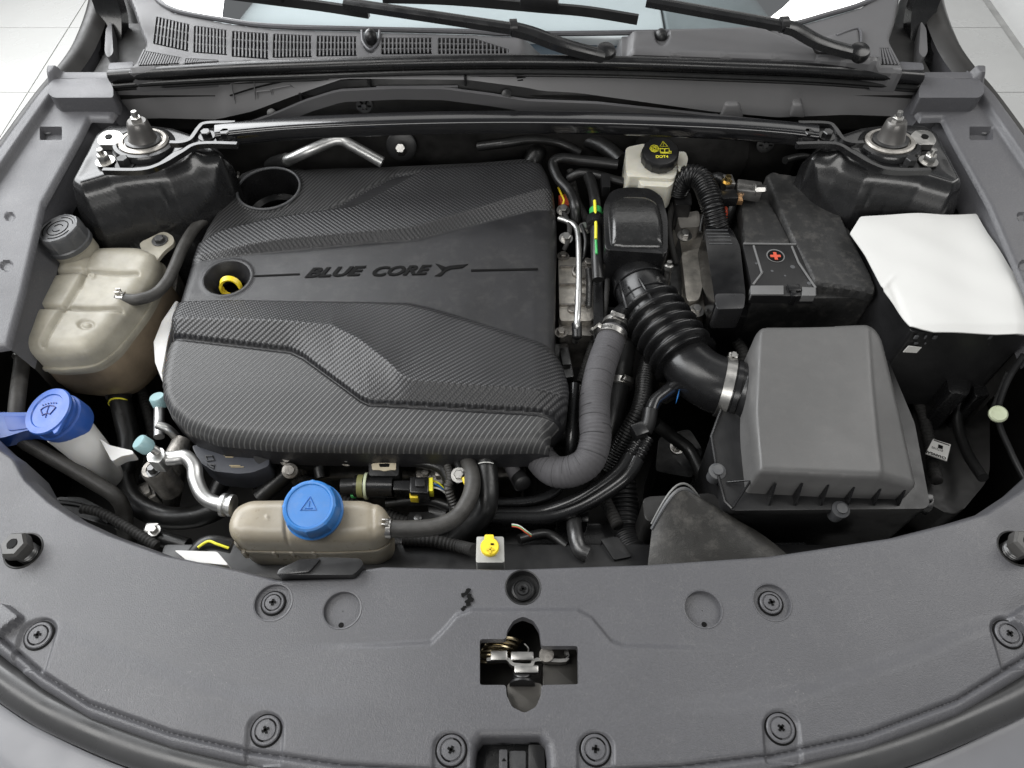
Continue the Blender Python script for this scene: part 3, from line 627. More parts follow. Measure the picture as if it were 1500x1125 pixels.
# ================================================================== radiator cover, hood latch, bumper
rc = thing('radiator_cover', 'broad grey moulded plastic cover over the radiator at the front of the bay', 'cover', (0, .25, 0))
rear = [(-90, 565), (-60, 590), (0, 647), (19, 660), (35, 690), (72, 724), (110, 749), (160, 772), (240, 801), (347, 823), (405, 838), (520, 834), (530, 822), (560, 818), (650, 820), (740, 822), (950, 815), (1127, 803), (1280, 780), (1313, 775), (1400, 753), (1447, 739), (1500, 704), (1570, 640), (1590, 620)]
front = [(1590, 932), (1500, 990), (1400, 1050), (1267, 1100), (1133, 1130), (1000, 1147), (900, 1157), (803, 1162), (802, 1110), (799, 1092), (790, 1081), (706, 1081), (698, 1092), (695, 1110), (693, 1162), (600, 1157), (500, 1145), (360, 1121), (253, 1096), (133, 1053), (60, 1008), (0, 960), (-80, 895), (-90, 886)]
groove = np.array([(-160, 800), (-80, 868), (5, 937), (60, 985), (133, 1032), (253, 1075), (360, 1100), (500, 1121), (750, 1136), (1000, 1123), (1133, 1106), (1267, 1077), (1400, 1026), (1500, 964), (1600, 895), (1660, 850)], float)
cross = [(703, 938), (741, 938), (743, 925), (752, 911), (766, 905), (781, 911), (790, 925), (793, 948), (846, 948), (847, 1004), (793, 1005), (792, 1020), (785, 1037), (768, 1046), (750, 1037), (742, 1020), (741, 1005), (703, 1005)]
cross = rpoly(cross, 4, 3)
ZR = 0.
rec = [((400, 882), .0185, .004, 'clip'), ((1131, 882), .0185, .004, 'clip'), ((501, 893), .0185, .005, 'blank'), ((1030, 892), .0185, .005, 'blank'), ((766, 860), .0172, .010, 'deep'), ((34, 806), .0185, .03, 'stop'), ((1490, 803), .0185, .03, 'stop')]
holes = [cross]+[circ_px(U(*p, ZR), r) for p, r, d, k in rec]
clips2 = [((390, 1070), -12), ((1143, 1067), 12), ((661, 1099), 0), ((872, 1098), 0), ((57, 931), -40), ((1477, 929), 40)]
trap = np.array([(380, 948), (560, 946), (632, 942), (652, 922), (668, 903), (690, 894), (845, 894), (866, 905), (895, 940), (912, 946), (980, 948), (1120, 952)], float)
ridge = np.array([(0, 905), (90, 925), (160, 957), (250, 990), (350, 1020), (450, 1035), (560, 1040)], float)
def hr(X, Y, d, WX, WY):
    z = -edge_round(d, .009)*.8
    back = np.interp(X, [p[0] for p in rear], [p[1] for p in rear])
    z = z-.020*sstep(15, 0, Y-back)
    gy = np.interp(X, groove[:, 0], groove[:, 1]); z = z-.0040*np.exp(-((Y-gy)/3.8)**2)
    z = z+.0012*sstep(0, 8, Y-gy)
    ty = np.interp(X, trap[:, 0], trap[:, 1]); fade = sstep(400, 640, X)*sstep(1110, 900, X)
    z = z+.0042*sstep(-6, 6, Y-ty)*fade
    ry = np.interp(X, ridge[:, 0], ridge[:, 1]); z = z+.0035*sstep(-22, 14, Y-ry)*sstep(600, 420, X)
    ryr = np.interp(1512-X, ridge[:, 0], ridge[:, 1]); z = z+.0035*sstep(-22, 14, Y-ryr)*sstep(600, 420, 1512-X)
    for (cx, cy), an in clips2:                      # recessed tongues round the lower clips
        a = math.radians(an); u = (X-cx)*math.cos(a)-(Y-cy)*math.sin(a)*-1*0+(Y-cy)*math.sin(a)*0; v = Y-cy
        u = X-cx+v*math.tan(a)*-.35
        q = np.where(v < 0, np.hypot(u, v*1.05), np.abs(u))
        z = z-.0032*sstep(28.5, 24, q)*sstep(55, 50, v)
    # notch blocks at the outer corners
    for f in (X, 1512-X): z = z+.010*sstep(0, 3, sdf([(-170, 860), (-20, 884), (13, 886), (36, 904), (36, 912), (5, 936), (-30, 915), (-170, 830)], f, Y)[0])
    z = z-.02*np.clip((np.abs(X-756)-620)/250, 0, 2)**2*.2
    z = z-.0035*sstep(0, 4, sdf([(405, 842), (440, 826), (530, 815), (530, 826), (520, 843)], X, Y)[0])
    return z
sheet('cover_skin', rear+front, ZR, hr, M_['grey'], 2.2, holes=holes, skirt=.05, hole_skirt=.012, parent=rc, angle=60)
bm = BM(); pprism(bm, rpoly([(404, 842), (410, 834), (470, 816), (528, 818), (533, 826), (518, 842)], 5), .010, -.02, .005); fin('lift_tab', bm, M_['black'], rc)
bm = BM(); pprism(bm, rpoly([(405, 842), (452, 838), (470, 818), (440, 819), (408, 834)], 4), .0125, -.01, .004); fin('tab_gloss_edge', bm, M_['gloss'], rc)
def cross_slot(c, ax, parent, L=.0065, rot=0.3):
    x, y, a = frame(ax); bm = BM()
    for q in (rot, rot+math.pi/2):
        d = x*math.cos(q)+y*math.sin(q); e = a.cross(d); obox(bm, c, d*L*.5, e*.0011, a*.0006)
    fin('slot', bm, M_['ink'], parent)
def pclip(c, r, parent, m='grey', rot=.3):
    bm = BM(); lathe(bm, c, (0, 0, 1), [(r, -.004), (r, .0012), (r*.93, .0020), (r*.80, .0020), (r*.76, .0008), (r*.70, .0008), (r*.66, .0022), (r*.2, .0026), (.0005, .0026)], 36)
    bg_ = BM(); lathe(bg_, c+Vector((0, 0, -.0004)), (0, 0, 1), [(r+.0017, 0), (r+.0014, .0006), (.0005, .0006)], 36)  # ink black disc puts the shadow of the gap into colour
    k = fin('clip', bm, M_[m], parent); fin('clip_shadow_gap', bg_, M_['ink'], k); cross_slot(c+Vector((0, 0, .0028)), (0, 0, 1), k, rot=rot)
    bm = BM(); 
    for a0 in (.4, 3.6):
        tube(bm, [c+Vector((math.cos(a0+t*.25)*r*.73, math.sin(a0+t*.25)*r*.73, .0014)) for t in range(5)], .0007, 6)
    fin('ring_gap', bm, M_['ink'], k)
for i, (p, r, d, k) in enumerate(rec):
    c = U(*p, ZR)
    bm = BM(); lathe(bm, c, (0, 0, 1), [(r+.0012, -.0006), (r+.0006, .0005), (r-.0006, .0002), (r-.001, -d), (.0005, -d)], 48, cap=False)
    rr = fin('recess', bm, M_['deep' if k == 'stop' else 'grey' if k != 'deep' else 'black'], rc)
    if k == 'clip': pclip(c+Vector((-.0005, 0, -d+.001)), .0108, rc, rot=.25*i)
    if k == 'blank':
        bm = BM(); lathe(bm, c+Vector((0, -.0135, -d+.0003)), (0, 0, 1), [(.0026, 0), (.0024, .0004), (.0005, .0004)], 14); fin('drain_hole', bm, M_['ink'], rr)
    if k == 'deep':
        bm = BM(); lathe(bm, c+Vector((0, 0, -.009)), (0, 0, 1), [(.0115, 0), (.0115, .003), (.0095, .004), (.0085, .002), (.0065, .002), (.0055, .004), (.0005, .0035)], 36); s_ = fin('screw', bm, M_['black'], rc); cross_slot(c+Vector((0, 0, -.005)), (0, 0, 1), s_)
    if k == 'stop':
        sgn = -1 if c.x < 0 else 1
        st = thing('bump_stop', 'hexagonal rubber hood bump stop with a threaded shank near the ' + ('coolant hoses' if sgn < 0 else 'air filter box'), 'bump stop', c, 'hood bump stops')
        ax = Vector((-sgn*-.12 if sgn < 0 else .12, .02, 1)); ax = Vector((-.10 if sgn < 0 else .10, -.02, 1)); b0 = c+Vector((-.004*-sgn*-1, 0, -.028))
        bm = BM(); tube(bm, [b0, b0+ax*.034], .0105, 24, corr=(.003, .0006), smooth=False); fin('thread', bm, M_['dark_steel'], st)
        bm = BM(); lathe(bm, b0+ax*.032, ax, [(.0135, 0), (.0145, .003), (.0145, .012), (.012, .015), (.006, .015), (.005, .011), (.0005, .011)], 6); fin('hex_head', bm, mat('hex_rubber', (.06, .058, .055), .4), st, 30)
        bm = BM(); lathe(bm, b0+ax*.0472, ax, [(.0055, 0), (.005, .0004), (.0005, .0004)], 16); fin('socket', bm, M_['ink'], st)
for i, ((x, y), an) in enumerate(clips2): pclip(U(x, y, float(hr(np.array([[float(x)]]), np.array([[float(y)]]), np.array([[.1]]), 0, 0)[0, 0])+.0006), .0125, rc, rot=.5+.3*i)
# paint chips / oil smear
bm = BM(); cc = U(683, 884, .0006)
for k in range(16):
    p = cc+Vector((random.uniform(-.004, .004), -.012+k*.0017, 0)); rr = random.uniform(.0012, .0036)
    vs = [bm.verts.new(p+Vector((math.cos(a)*rr*random.uniform(.6, 1.3), math.sin(a)*rr*random.uniform(.6, 1.3), .0001*k))) for a in [j*math.pi/4 for j in range(8)]]; bm.faces.new(vs)
fin('oil_smear', bm, M_['ink'], rc)
# hood latch in the cross-shaped opening
hl = thing('hood_latch', 'steel hood latch with spring down in the cross shaped opening', 'latch', U(768, 975, -.08))
bm = BM(); box(bm, U(770, 985, -.075), .15, .13, .004); fin('base_plate', bm, mat('latch_plate', (.05, .047, .043), .4, .5), hl)
bm = BM(); pprism(bm, rpoly([(742, 1000), (795, 1000), (793, 1030), (768, 1048), (745, 1030)], 8), -.02, -.07, .004); fin('front_wall', bm, mat('latch_wall', (.085, .08, .072), .38, .4), hl)
bm = BM(); pprism(bm, rpoly([(795, 962), (850, 958), (852, 1010), (795, 1006)], 4), -.03, -.07, .003); fin('side_wall', bm, mat('latch_wall2', (.06, .057, .052), .38, .5), hl)
bm = BM(); n_ = 60; P = []
a0, a1 = U(722, 962, -.03), U(757, 930, -.03)
for k in range(n_*5):
    a = k/n_*2*math.pi; P.append(U(720+22*k/(n_*5), 968-32*k/(n_*5), -.03)+Vector((.013*math.cos(a)*1.2, .002*math.sin(a), .010*math.sin(a))))
tube(bm, P, .0017, 8, smooth=False); fin('spring', bm, mat('brass_spring', (.45, .38, .25), .3, 1), hl)
bm = BM(); sec = [(-.005, -.0016), (.005, -.0016), (.005, .0016), (-.005, .0016)]
tube(bm, [U(x, y, -.022) for x, y in ((713, 968), (742, 967), (750, 974), (760, 976), (778, 976), (786, 968), (828, 969), (829, 954))], .01, section=sec, up=(0, 1, 0), n=4); fin('striker_lever', bm, M_['zinc'], hl)
bm = BM(); box(bm, U(731, 961, -.018), .016, .009, .006, .001); fin('pawl', bm, M_['zinc'], hl)
bm = BM(); box(bm, U(765, 962, -.018), .022, .008, .008, .0015); fin('rivet_bar', bm, M_['zinc'], hl)
bm = BM(); lathe(bm, U(800, 962, -.022), (0, 0, 1), [(.007, 0), (.007, .008), (.0005, .008)], 20); fin('rivet', bm, M_['cast'], hl)
bm = BM(); box(bm, U(771, 981, -.016), .023, .007, .006, .0015); fin('bolt_head', bm, M_['zinc'], hl)
bm = BM(); tube(bm, [U(765, 985, -.018), U(765, 1000, -.024)], .0075, 20, corr=(.0035, .001), smooth=False); fin('bolt', bm, M_['dark_steel'], hl)
bm = BM(); lathe(bm, U(765, 1001, -.018), (0, -1, .2), [(.012, 0), (.012, .002), (.0005, .002)], 24); fin('washer', bm, M_['black'], hl)
bm = BM(); tube(bm, [U(768, 943, -.02), U(774, 950, -.02), U(772, 958, -.022)], .0009, 6); fin('wire_end', bm, M_['zinc'], hl)
# release lever in the front cut-out
rl = thing('release_lever', 'black hood release housing with a grey lever in the front cut out', 'lever', U(750, 1110, -.05))
bm = BM(); box(bm, U(748, 1115, -.05), .10, .07, .03, .003); fin('housing', bm, M_['satin'], rl)
bm = BM(); pprism(bm, rpoly([(731, 1098), (743, 1098), (743, 1150), (731, 1150)], 2), -.018, -.04, .001); fin('lever', bm, M_['grey'], rl)
bm = BM(); pprism(bm, rpoly([(746, 1100), (770, 1100), (770, 1150), (746, 1150)], 2), -.024, -.04, .001); fin('slider', bm, M_['cap_grey'], rl)
bm = BM(); pprism(bm, rpoly([(774, 1090), (797, 1092), (799, 1150), (774, 1150)], 3), -.02, -.04, .002); fin('wall', bm, M_['black'], rl)
bm = BM(); pprism(bm, [(738, 1110), (742, 1115), (735, 1115)], -.0175, -.019); fin('arrow_mark', bm, M_['ink'], rl)
# hood seal at the nose, bumper skin
sl = [(-160, 862), (-80, 928), (0, 990), (50, 1025), (93, 1049), (193, 1092), (300, 1124), (450, 1154), (600, 1172), (756, 1178), (912, 1172), (1062, 1154), (1212, 1124), (1330, 1089), (1430, 1047), (1500, 1012), (1592, 945), (1672, 880)]
bm = BM(); tube(bm, [U(x, y, -.016) for x, y in sl], .0165, 20, 5); ns = fin('nose_seal', bm, mat('seal_rubber', (.05, .05, .051), .28, var=.12, vs=10), None, 80)
setp(ns, 'fat rounded rubber seal curving along the front of the radiator cover', 'seal')
A = crom([U(x, y, -.018)+Vector((0, 0, 0)) for x, y in sl], 4); cen = Vector((0, .45, 0))
def outw(p, d):
    v = p-cen; v.z = 0; v.normalize(); return p+v*d
bm = BM(); loft(bm, [[outw(p, d)+Vector((0, 0, z)) for p in A] for d, z in ((.0185, -.03), (.0185, -.004), (.020, .0), (.024, .001), (.06, -.004), (.11, -.014), (.16, -.03), (.22, -.07), (.26, -.14), (.27, -.3))])
bu = fin('bumper', bm, M_['body'], None, 50); setp(bu, 'pale grey painted bumper skin curving below the nose seal', 'bumper')
# ================================================================== engine cover
ZC = -.03
ec = thing('engine_cover', 'black engine cover with woven carbon look facets reading BLUE CORE', 'engine cover', U(530, 460, -.08))
out = [(338, 276), (340, 260), (352, 248), (376, 241), (410, 239), (445, 241), (500, 239), (560, 238), (700, 232), (765, 226), (780, 228), (790, 240), (803, 260), (812, 285), (816, 310), (817, 340), (815, 400), (814, 460), (814, 503), (827, 530), (835, 565), (832, 596), (818, 612), (809, 622), (806, 645), (700, 647), (500, 645), (400, 643), (310, 636), (268, 622), (243, 600), (232, 575), (233, 550), (241, 510), (250, 488), (253, 460), (260, 438), (275, 388), (286, 360), (300, 330), (322, 294)]
L1 = [(297, 353), (327, 338), (401, 323), (476, 309), (504, 295), (530, 280), (580, 256), (627, 250), (784, 243), (840, 242)]
L1b = [(297, 356), (327, 342), (401, 331), (476, 320), (520, 315), (541, 306), (580, 284), (622, 261), (640, 258), (793, 249), (840, 248)]
L2a = [(270, 378), (369, 365), (540, 349), (605, 343), (656, 328), (802, 284), (840, 276)]
L2 = [(270, 387), (369, 373), (540, 356), (614, 352), (669, 337), (790, 307), (840, 298)]
L3 = [(240, 443), (348, 441), (540, 443), (599, 444), (627, 450), (669, 462), (795, 502), (840, 520)]
L3b = [(240, 445), (348, 443), (540, 448), (599, 451), (627, 458), (669, 471), (795, 512), (840, 530)]
L4b = [(240, 473), (256, 474), (408, 482), (491, 490), (530, 510), (569, 541), (590, 562), (605, 569), (700, 576), (814, 584), (840, 586)]
L4 = [(240, 492), (250, 493), (425, 514), (444, 523), (527, 584), (540, 590), (793, 603), (840, 606)]
def ip(L, X): return np.interp(X, [p[0] for p in L], [p[1] for p in L])
oc, dc = U(394, 277, ZC+.001), U(333, 407, ZC)
oh, dh = circ_px(oc, .0455), circ_px(dc, .0305)
def hcov(X, Y, d, WX, WY):
    l1, l1b, l2a, l2, l3, l3b, l4b, l4 = [ip(L, X) for L in (L1, L1b, L2a, L2, L3, L3b, L4b, L4)]
    k = sstep(270, 420, X)
    k2 = .55+.45*sstep(250, 450, X)
    knots = [l1*0+200, l1-1, l1+2, np.maximum(l1b, l1+3), np.maximum(l2a, l1b+6), np.maximum(l2, l2a+3), l3, l3b, l4b, l4-3.5, l4-1.5, l4+2.5, l4+4.5, l4+220]
    hs = [-.002, .001, -.003, .004+.012*k, .003+.011*k, .0, .0, .005, .005+.014*k2, .003, -.004, -.004, .0, -.002]
    z = np.zeros(X.shape)
    for a in range(len(knots)-1):
        y0, y1 = knots[a], knots[a+1]; h0, h1 = hs[a], hs[a+1]
        t = np.clip((Y-y0)/np.maximum(y1-y0, .01), 0, 1); m = (Y >= y0) & (Y < y1)
        z = np.where(m, h0+(h1-h0)*t, z)
    # the raised facets sink again towards the throttle side
    z = z-edge_round(d, .016)*np.where(Y > 560, 1.2, .8)
    z = z-.010*sstep(780, 830, X)
    z = z-.012*np.clip((Y-560)/90, 0, 1)**2
    # dished funnel round the dipstick
    q = np.hypot(WX-dc.x, WY-dc.y); z = z+.0012*np.exp(-((q-.033)/.003)**2)
    q = np.hypot(WX-oc.x, WY-oc.y); z = np.where(q < .07, z*np.clip((q-.050)/.02, 0, 1)+.002*np.exp(-((q-.047)/.003)**2), z)
    return z
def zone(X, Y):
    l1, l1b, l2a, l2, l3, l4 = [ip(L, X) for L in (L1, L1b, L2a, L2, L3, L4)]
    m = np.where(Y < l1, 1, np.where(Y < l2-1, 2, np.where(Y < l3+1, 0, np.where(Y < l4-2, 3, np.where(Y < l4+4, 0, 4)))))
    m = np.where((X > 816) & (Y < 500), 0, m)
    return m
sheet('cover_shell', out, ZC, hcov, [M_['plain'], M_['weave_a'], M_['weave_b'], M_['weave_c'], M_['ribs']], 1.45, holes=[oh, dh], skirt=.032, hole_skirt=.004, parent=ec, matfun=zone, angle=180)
bm = BM(); lathe(bm, oc, (0, 0, 1), [(.0475, .0005), (.0468, .0022), (.0452, .0016), (.0442, -.004), (.042, -.045), (.034, -.05), (.034, -.056), (.030, -.056), (.029, -.07), (.0005, -.07)], 56, cap=False); fin('filler_well', bm, M_['satin'], ec)
bm = BM(); tube(bm, [oc+Vector((math.cos(t)*.0465, math.sin(t)*.0465, .0018)) for t in np.linspace(0, 2*math.pi, 65)], .0021, 10, smooth=False); fin('filler_rim', bm, M_['cap_grey'], ec, 80)  # paler grey paints the lit highlight onto the rim
bm = BM(); lathe(bm, dc, (0, 0, 1), [(.0312, .0004), (.0305, .0005), (.027, -.006), (.0215, -.018), (.0205, -.024), (.0205, -.03)], 48, cap=False); fin('funnel', bm, M_['plain'], ec)
bm = BM(); box(bm, dc+Vector((0, 0, -.06)), .07, .07, .02); fin('well_floor', bm, M_['deep'], ec)
# lettering, emblem and lines laid in black on the plain band, as dark recesses
tp = [(447, 405), (632, 400)]; o0 = U(*tp[0], ZC); xd = U(*tp[1], ZC)-o0
def fit(s, x0, x1, y0, y1, hpx):
    a, b_ = U(x0, y0, ZC+.0006), U(x1, y1, ZC+.0006); t_ = text('lettering', s, a, b_-a, M_['ink'], ec, .0235, .0003, shear=.42, bold=.0009)
    me = t_.data; xs2 = [(v.co-a).dot((b_-a).normalized()) for v in me.vertices]; lo, hi = min(xs2), max(xs2); u = (b_-a).normalized(); L = (b_-a).length
    for v in me.vertices:
        q = (v.co-a).dot(u); v.co += u*((q-lo)/(hi-lo)*L-q)
fit('BLUE', 446, 536, 406, 402.5, 13); fit('CORE', 545, 633, 404, 401, 13)
for q in ([(638, 386), (643, 387), (653, 391), (648, 397)], [(637, 404), (646, 404), (653, 397), (660, 394), (677, 392), (686, 386.5), (660, 389), (652, 391), (645, 399)], [(371, 405), (439, 402), (439, 400), (371, 403)], [(690, 397), (788, 395), (788, 392.5), (690, 394.5)]):
    bm = BM(); P = [U(x, y, ZC+.0010) for x, y in q]; prism(bm, P, [p-Vector((0, 0, .0008)) for p in P]); fin('emblem' if q[0][0] in (638, 637) else 'line_mark', bm, M_['ink'], ec)
ds_ = thing('dipstick', 'yellow ring of the oil dipstick inside the funnel of the engine cover', 'dipstick', U(338, 420, -.05))
bm = BM(); P = [U(338, 421, -.042)+Vector((.0135*math.cos(a), .004*math.sin(a), .0135*math.sin(a))) for a in [2*math.pi*k/24 for k in range(25)]]
tube(bm, P, .0035, section=[(-.0016, -.0035), (.0016, -.0035), (.0016, .0035), (-.0016, .0035)], up=(0, 1, .3), smooth=False); fin('ring', bm, M_['yellow'], ds_)
bm = BM(); tube(bm, [U(338, 421, -.042)+Vector((0, 0, -.0135)), U(338, 421, -.042)+Vector((0, .002, -.06))], .0025, 12, smooth=False); fin('stem', bm, M_['ink'], ds_)
# engine mass below the cover
eb = thing('engine_block', 'dark engine block and timing side mostly hidden under the engine cover', 'engine', (-.15, .6, -.4))
bm = BM(); pprism(bm, [(330, 290), (780, 250), (800, 480), (790, 600), (300, 590), (270, 480)], -.085, -.42, .02); fin('head', bm, M_['deep'], eb)
bm = BM(); pprism(bm, [(420, 660), (760, 662), (770, 700), (420, 700)], -.16, -.42, .01); fin('front_casting', bm, M_['cast'], eb)
bm = BM(); P = [(256, 440), (236, 470), (224, 500), (226, 530), (238, 560), (245, 500), (262, 440)]
pprism(bm, P, -.062, -.10, .004); fin('timing_cover_edge', bm, M_['white'], eb)
bm = BM(); pprism(bm, rpoly([(190, 400), (262, 395), (255, 440), (225, 480), (195, 465), (185, 430)], 8), -.10, -.2, .01); fin('engine_mount', bm, M_['cast'], eb)
bm = BM(); hexbolt(bm, U(216, 408, -.098), (0, 0, 1), .008, .008); fin('mount_bolt', bm, M_['zinc'], eb)
bm = BM(); tube(bm, [U(412, 236, -.03), U(425, 233, -.015), U(450, 222, 0), U(484, 208, .005), U(500, 206, .005), U(515, 213, .0), U(560, 238, -.02)], .0085, 16); fin('coolant_pipe', bm, M_['alu'], eb)
bm = BM(); tube(bm, [U(396, 243, -.06), U(405, 238, -.04), U(421, 234, -.018)], .0105, 16); fin('rubber_sleeve', bm, M_['rubber'], eb)
bm = BM(); lathe(bm, UY(588, 214, .985), (0, -1, .4), [(.024, -.02), (.024, 0), (.02, .002), (.0005, .001)], 28); fin('grommet', bm, M_['black'], eb)
bm = BM(); hexbolt(bm, UY(588, 222, .965), (0, -.6, 1), .0085, .014, False); fin('firewall_nut', bm, M_['zinc'], eb)
bm = BM(); box(bm, U(347, 264, -.03), .01, .006, .014, .001); tube(bm, [U(349, 262, -.03), U(349, 252, -.02)], .002, 8); fin('cover_stud', bm, M_['zinc'], eb)
def hose(name, pts, r, m, label, cat='hose', parent=None, group=None, **kw):
    bm = BM(); tube(bm, [U(*p) for p in pts], r, **kw); o = fin(name, bm, M_[m], parent, 70)
    if parent is None: setp(o, label, cat, group)
    return o
def clamp(c, ax, r, w, label, m='zinc', screw=None, group='hose clamps'):
    """worm-drive band: band, housing, screw head"""
    ax = Vector(ax).normalized(); t = thing('hose_clamp', label, 'hose clamp', c, group)
    bm = BM(); lathe(bm, c, ax, [(r, -w/2), (r+.0012, -w/2), (r+.0012, w/2), (r, w/2)], 40); fin('band', bm, M_[m], t)
    s = Vector(screw) if screw is not None else Vector((0, 0, 1)); s = (s-ax*s.dot(ax)).normalized(); k = ax.cross(s)
    p = Vector(c)+s*(r+.003)
    bm = BM(); obox(bm, p, k*.007, ax*w*.45, s*.0028, .0008); fin('housing', bm, M_[m], t)
    bm = BM(); hexbolt(bm, p+k*.006+s*.001, k, .0042, .006, False); fin('screw', bm, M_['zinc'], t)
    bm = BM()
    for j in range(9):
        a = (j-4)*.1+.6; d = s*math.cos(a)+k*math.sin(a)*-1; e = ax.cross(d); obox(bm, Vector(c)+d*(r+.0013), ax*w*.3, e*.0006, d*.0003)
    setp(fin('thread_slots', bm, M_['dark_steel'], t), kind='stuff')
    return t
def spring_clamp(c, ax, r, w, label, m='zinc', ear=None):
    ax = Vector(ax).normalized(); t = thing('spring_clamp', label, 'hose clamp', c, 'hose clamps')
    bm = BM(); lathe(bm, c, ax, [(r, -w/2), (r+.0011, -w/2), (r+.0011, w/2), (r, w/2)], 32); fin('band', bm, M_[m], t)
    s = Vector(ear) if ear is not None else Vector((0, 0, 1)); s = (s-ax*s.dot(ax)).normalized(); k = ax.cross(s)
    for q in (-1, 1):
        bm = BM(); obox(bm, Vector(c)+s*(r+.004)+k*q*.0028, k*.0007, ax*w*.35, s*.004, .0003); fin('ear', bm, M_[m], t)
    return t
# ================================================================== coolant tank
ct = thing('coolant_tank', 'translucent cream coolant expansion tank with a welded seam beside the engine cover', 'tank', U(120, 450, -.16))
topo = rpoly([(140, 354), (203, 354), (227, 366), (226, 385), (190, 447), (152, 491), (122, 512), (68, 516), (30, 512), (9, 492), (11, 474), (69, 396), (82, 370), (102, 361)], [6, 10, 14, 8, 30, 20, 16, 20, 12, 12, 10, 10, 6, 6], 5)
def ht(X, Y, d, WX, WY):
    z = -edge_round(d, .019)
    for (a, b_), w_, dep in ((((70, 397), (200, 399)), 2.6, .006), (((30, 449), (175, 452)), 2.6, .006), (((126, 400), (62, 502)), 3.2, .006), (((135, 358), (118, 420)), 3.0, .003)):
        ex, ey = b_[0]-a[0], b_[1]-a[1]; t = np.clip(((X-a[0])*ex+(Y-a[1])*ey)/(ex*ex+ey*ey), 0, 1)
        q = np.hypot(X-a[0]-t*ex, Y-a[1]-t*ey); z = z-dep*np.exp(-(q/w_)**2)
    z = z+.002*np.sin(WX*60+WY*25)*np.sin(WY*38)
    q = np.hypot(X-135, (Y-405)*1.3); z = z+.002*np.exp(-((q-4)/1.5)**2)
    q = np.hypot((X-125)*.55, Y-474); z = z-.003*np.exp(-((q-5)/1.8)**2)*(X < 140)
    return z
sheet('upper_shell', topo, -.02, ht, M_['tank'], 1.6, skirt=.03, parent=ct, angle=180)
TW = [U(x, y, -.02) for x, y in topo]; cc = sum(TW, Vector())/len(TW)
def ringat(z, k, dx=0, dy=0): return [Vector((cc.x+(p.x-cc.x)*k+dx, cc.y+(p.y-cc.y)*k+dy, z)) for p in TW]
bm = BM(); loop_faces(bm, [[bm.verts.new(p) for p in r] for r in (ringat(-.062, 1.0), ringat(-.060, 1.035), ringat(-.055, 1.04), ringat(-.053, 1.035), ringat(-.053, .98))]); fin('weld_seam', bm, M_['tank'], ct, 40)
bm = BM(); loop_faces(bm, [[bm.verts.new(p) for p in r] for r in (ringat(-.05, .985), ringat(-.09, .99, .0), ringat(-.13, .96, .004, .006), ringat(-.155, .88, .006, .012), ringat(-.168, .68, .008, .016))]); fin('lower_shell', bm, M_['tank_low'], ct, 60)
bm = BM(); pprism(bm, rpoly([(203, 356), (222, 347), (240, 338), (254, 346), (255, 356), (240, 368), (226, 386), (214, 380)], 6), -.032, -.038, .0015); ear = fin('mounting_ear', bm, M_['tank'], ct)
bm = BM(); hexbolt(bm, U(234, 352, -.031), (0, 0, 1), .0072, .006); fin('ear_bolt', bm, M_['dark_steel'], ear)
n0, n1 = U(112, 363, -.018), U(97, 337, .018)
ax = (U(96, 340, .018)-U(108, 364, -.012)).normalized(); ax = Vector((-.14, .03, 1)).normalized(); cb = U(109, 364, -.020)
bm = BM(); lathe(bm, cb, ax, [(.028, -.012), (.028, .004), (.0295, .006), (.0295, .010)], 36); fin('filler_neck', bm, M_['tank'], ct)
bm = BM(); lathe(bm, cb+ax*.008, ax, [(.0305, 0), (.0305, .006), (.0285, .0075), (.0285, .027), (.0268, .030), (.0245, .0305), (.0235, .0295), (.0005, .0295)], 64, flute=(8, 2, 4, .04)); tc_ = fin('cap', bm, M_['cap_grey'], ct); tc_['label'] = 'ribbed grey screw cap'
bm = BM(); x_, y_, a_ = frame(ax)
for rr, arcs in ((.0205, ((.3, 1.7), (2.4, 3.9), (4.4, 5.9))), (.0145, ((0, 6.28),)), (.007, ((.5, 2.6), (3.6, 5.5)))):
    for s0, s1 in arcs: tube(bm, [cb+ax*.0378+x_*math.cos(t)*rr+y_*math.sin(t)*rr for t in np.linspace(s0, s1, 16)], .0006, 6, smooth=False)
fin('moulded_marks', bm, M_['ink'], tc_)
sp0 = U(160, 436, -.024)
bm = BM(); tube(bm, [U(150, 434, -.026), U(172, 437, -.026), U(180, 437, -.026)], .0055, 14); fin('side_spigot', bm, M_['tank'], ct)
hose('vent_hose', [(172, 437, -.026), (188, 439, -.026), (205, 438, -.027), (228, 430, -.03), (245, 412, -.03), (256, 390, -.03), (268, 362, -.03), (284, 336, -.035), (300, 322, -.04), (325, 316, -.06)], .0078, 'rubber_dusty', 'thin braided hose curving from the coolant tank to behind the engine cover')
spring_clamp(U(179, 437, -.026), (1, 0, 0), .0079, .009, 'silver spring clamp where the thin hose joins the coolant tank')
bm = BM(); tube(bm, [U(38, 508, -.05), U(33, 522, -.05)], .008, 14, smooth=False); fin('lower_spigot', bm, M_['tank'], ct)
hose('overflow_hose', [(34, 515, -.05), (31, 540, -.055), (26, 580, -.06), (24, 612, -.07), (32, 642, -.08), (58, 660, -.09), (100, 684, -.10), (140, 708, -.11), (170, 728, -.12), (182, 752, -.14), (183, 790, -.18)], .0095, 'rubber_dusty', 'grey dusty hose running from the coolant tank down past the blue washer cap')
spring_clamp(U(33, 521, -.05), (-.05, -1, -.1), .0098, .010, 'silver spring clamp on the hose at the front corner of the coolant tank')
hose('radiator_hose', [(172, 562, -.15), (175, 582, -.15), (183, 615, -.155), (190, 650, -.16), (185, 680, -.165), (180, 700, -.17), (190, 728, -.17), (215, 748, -.17), (250, 759, -.17), (290, 756, -.16), (325, 742, -.15), (345, 730, -.15)], .0145, 'rubber', 'thick black hose bending from under the coolant tank towards the beige reservoir')
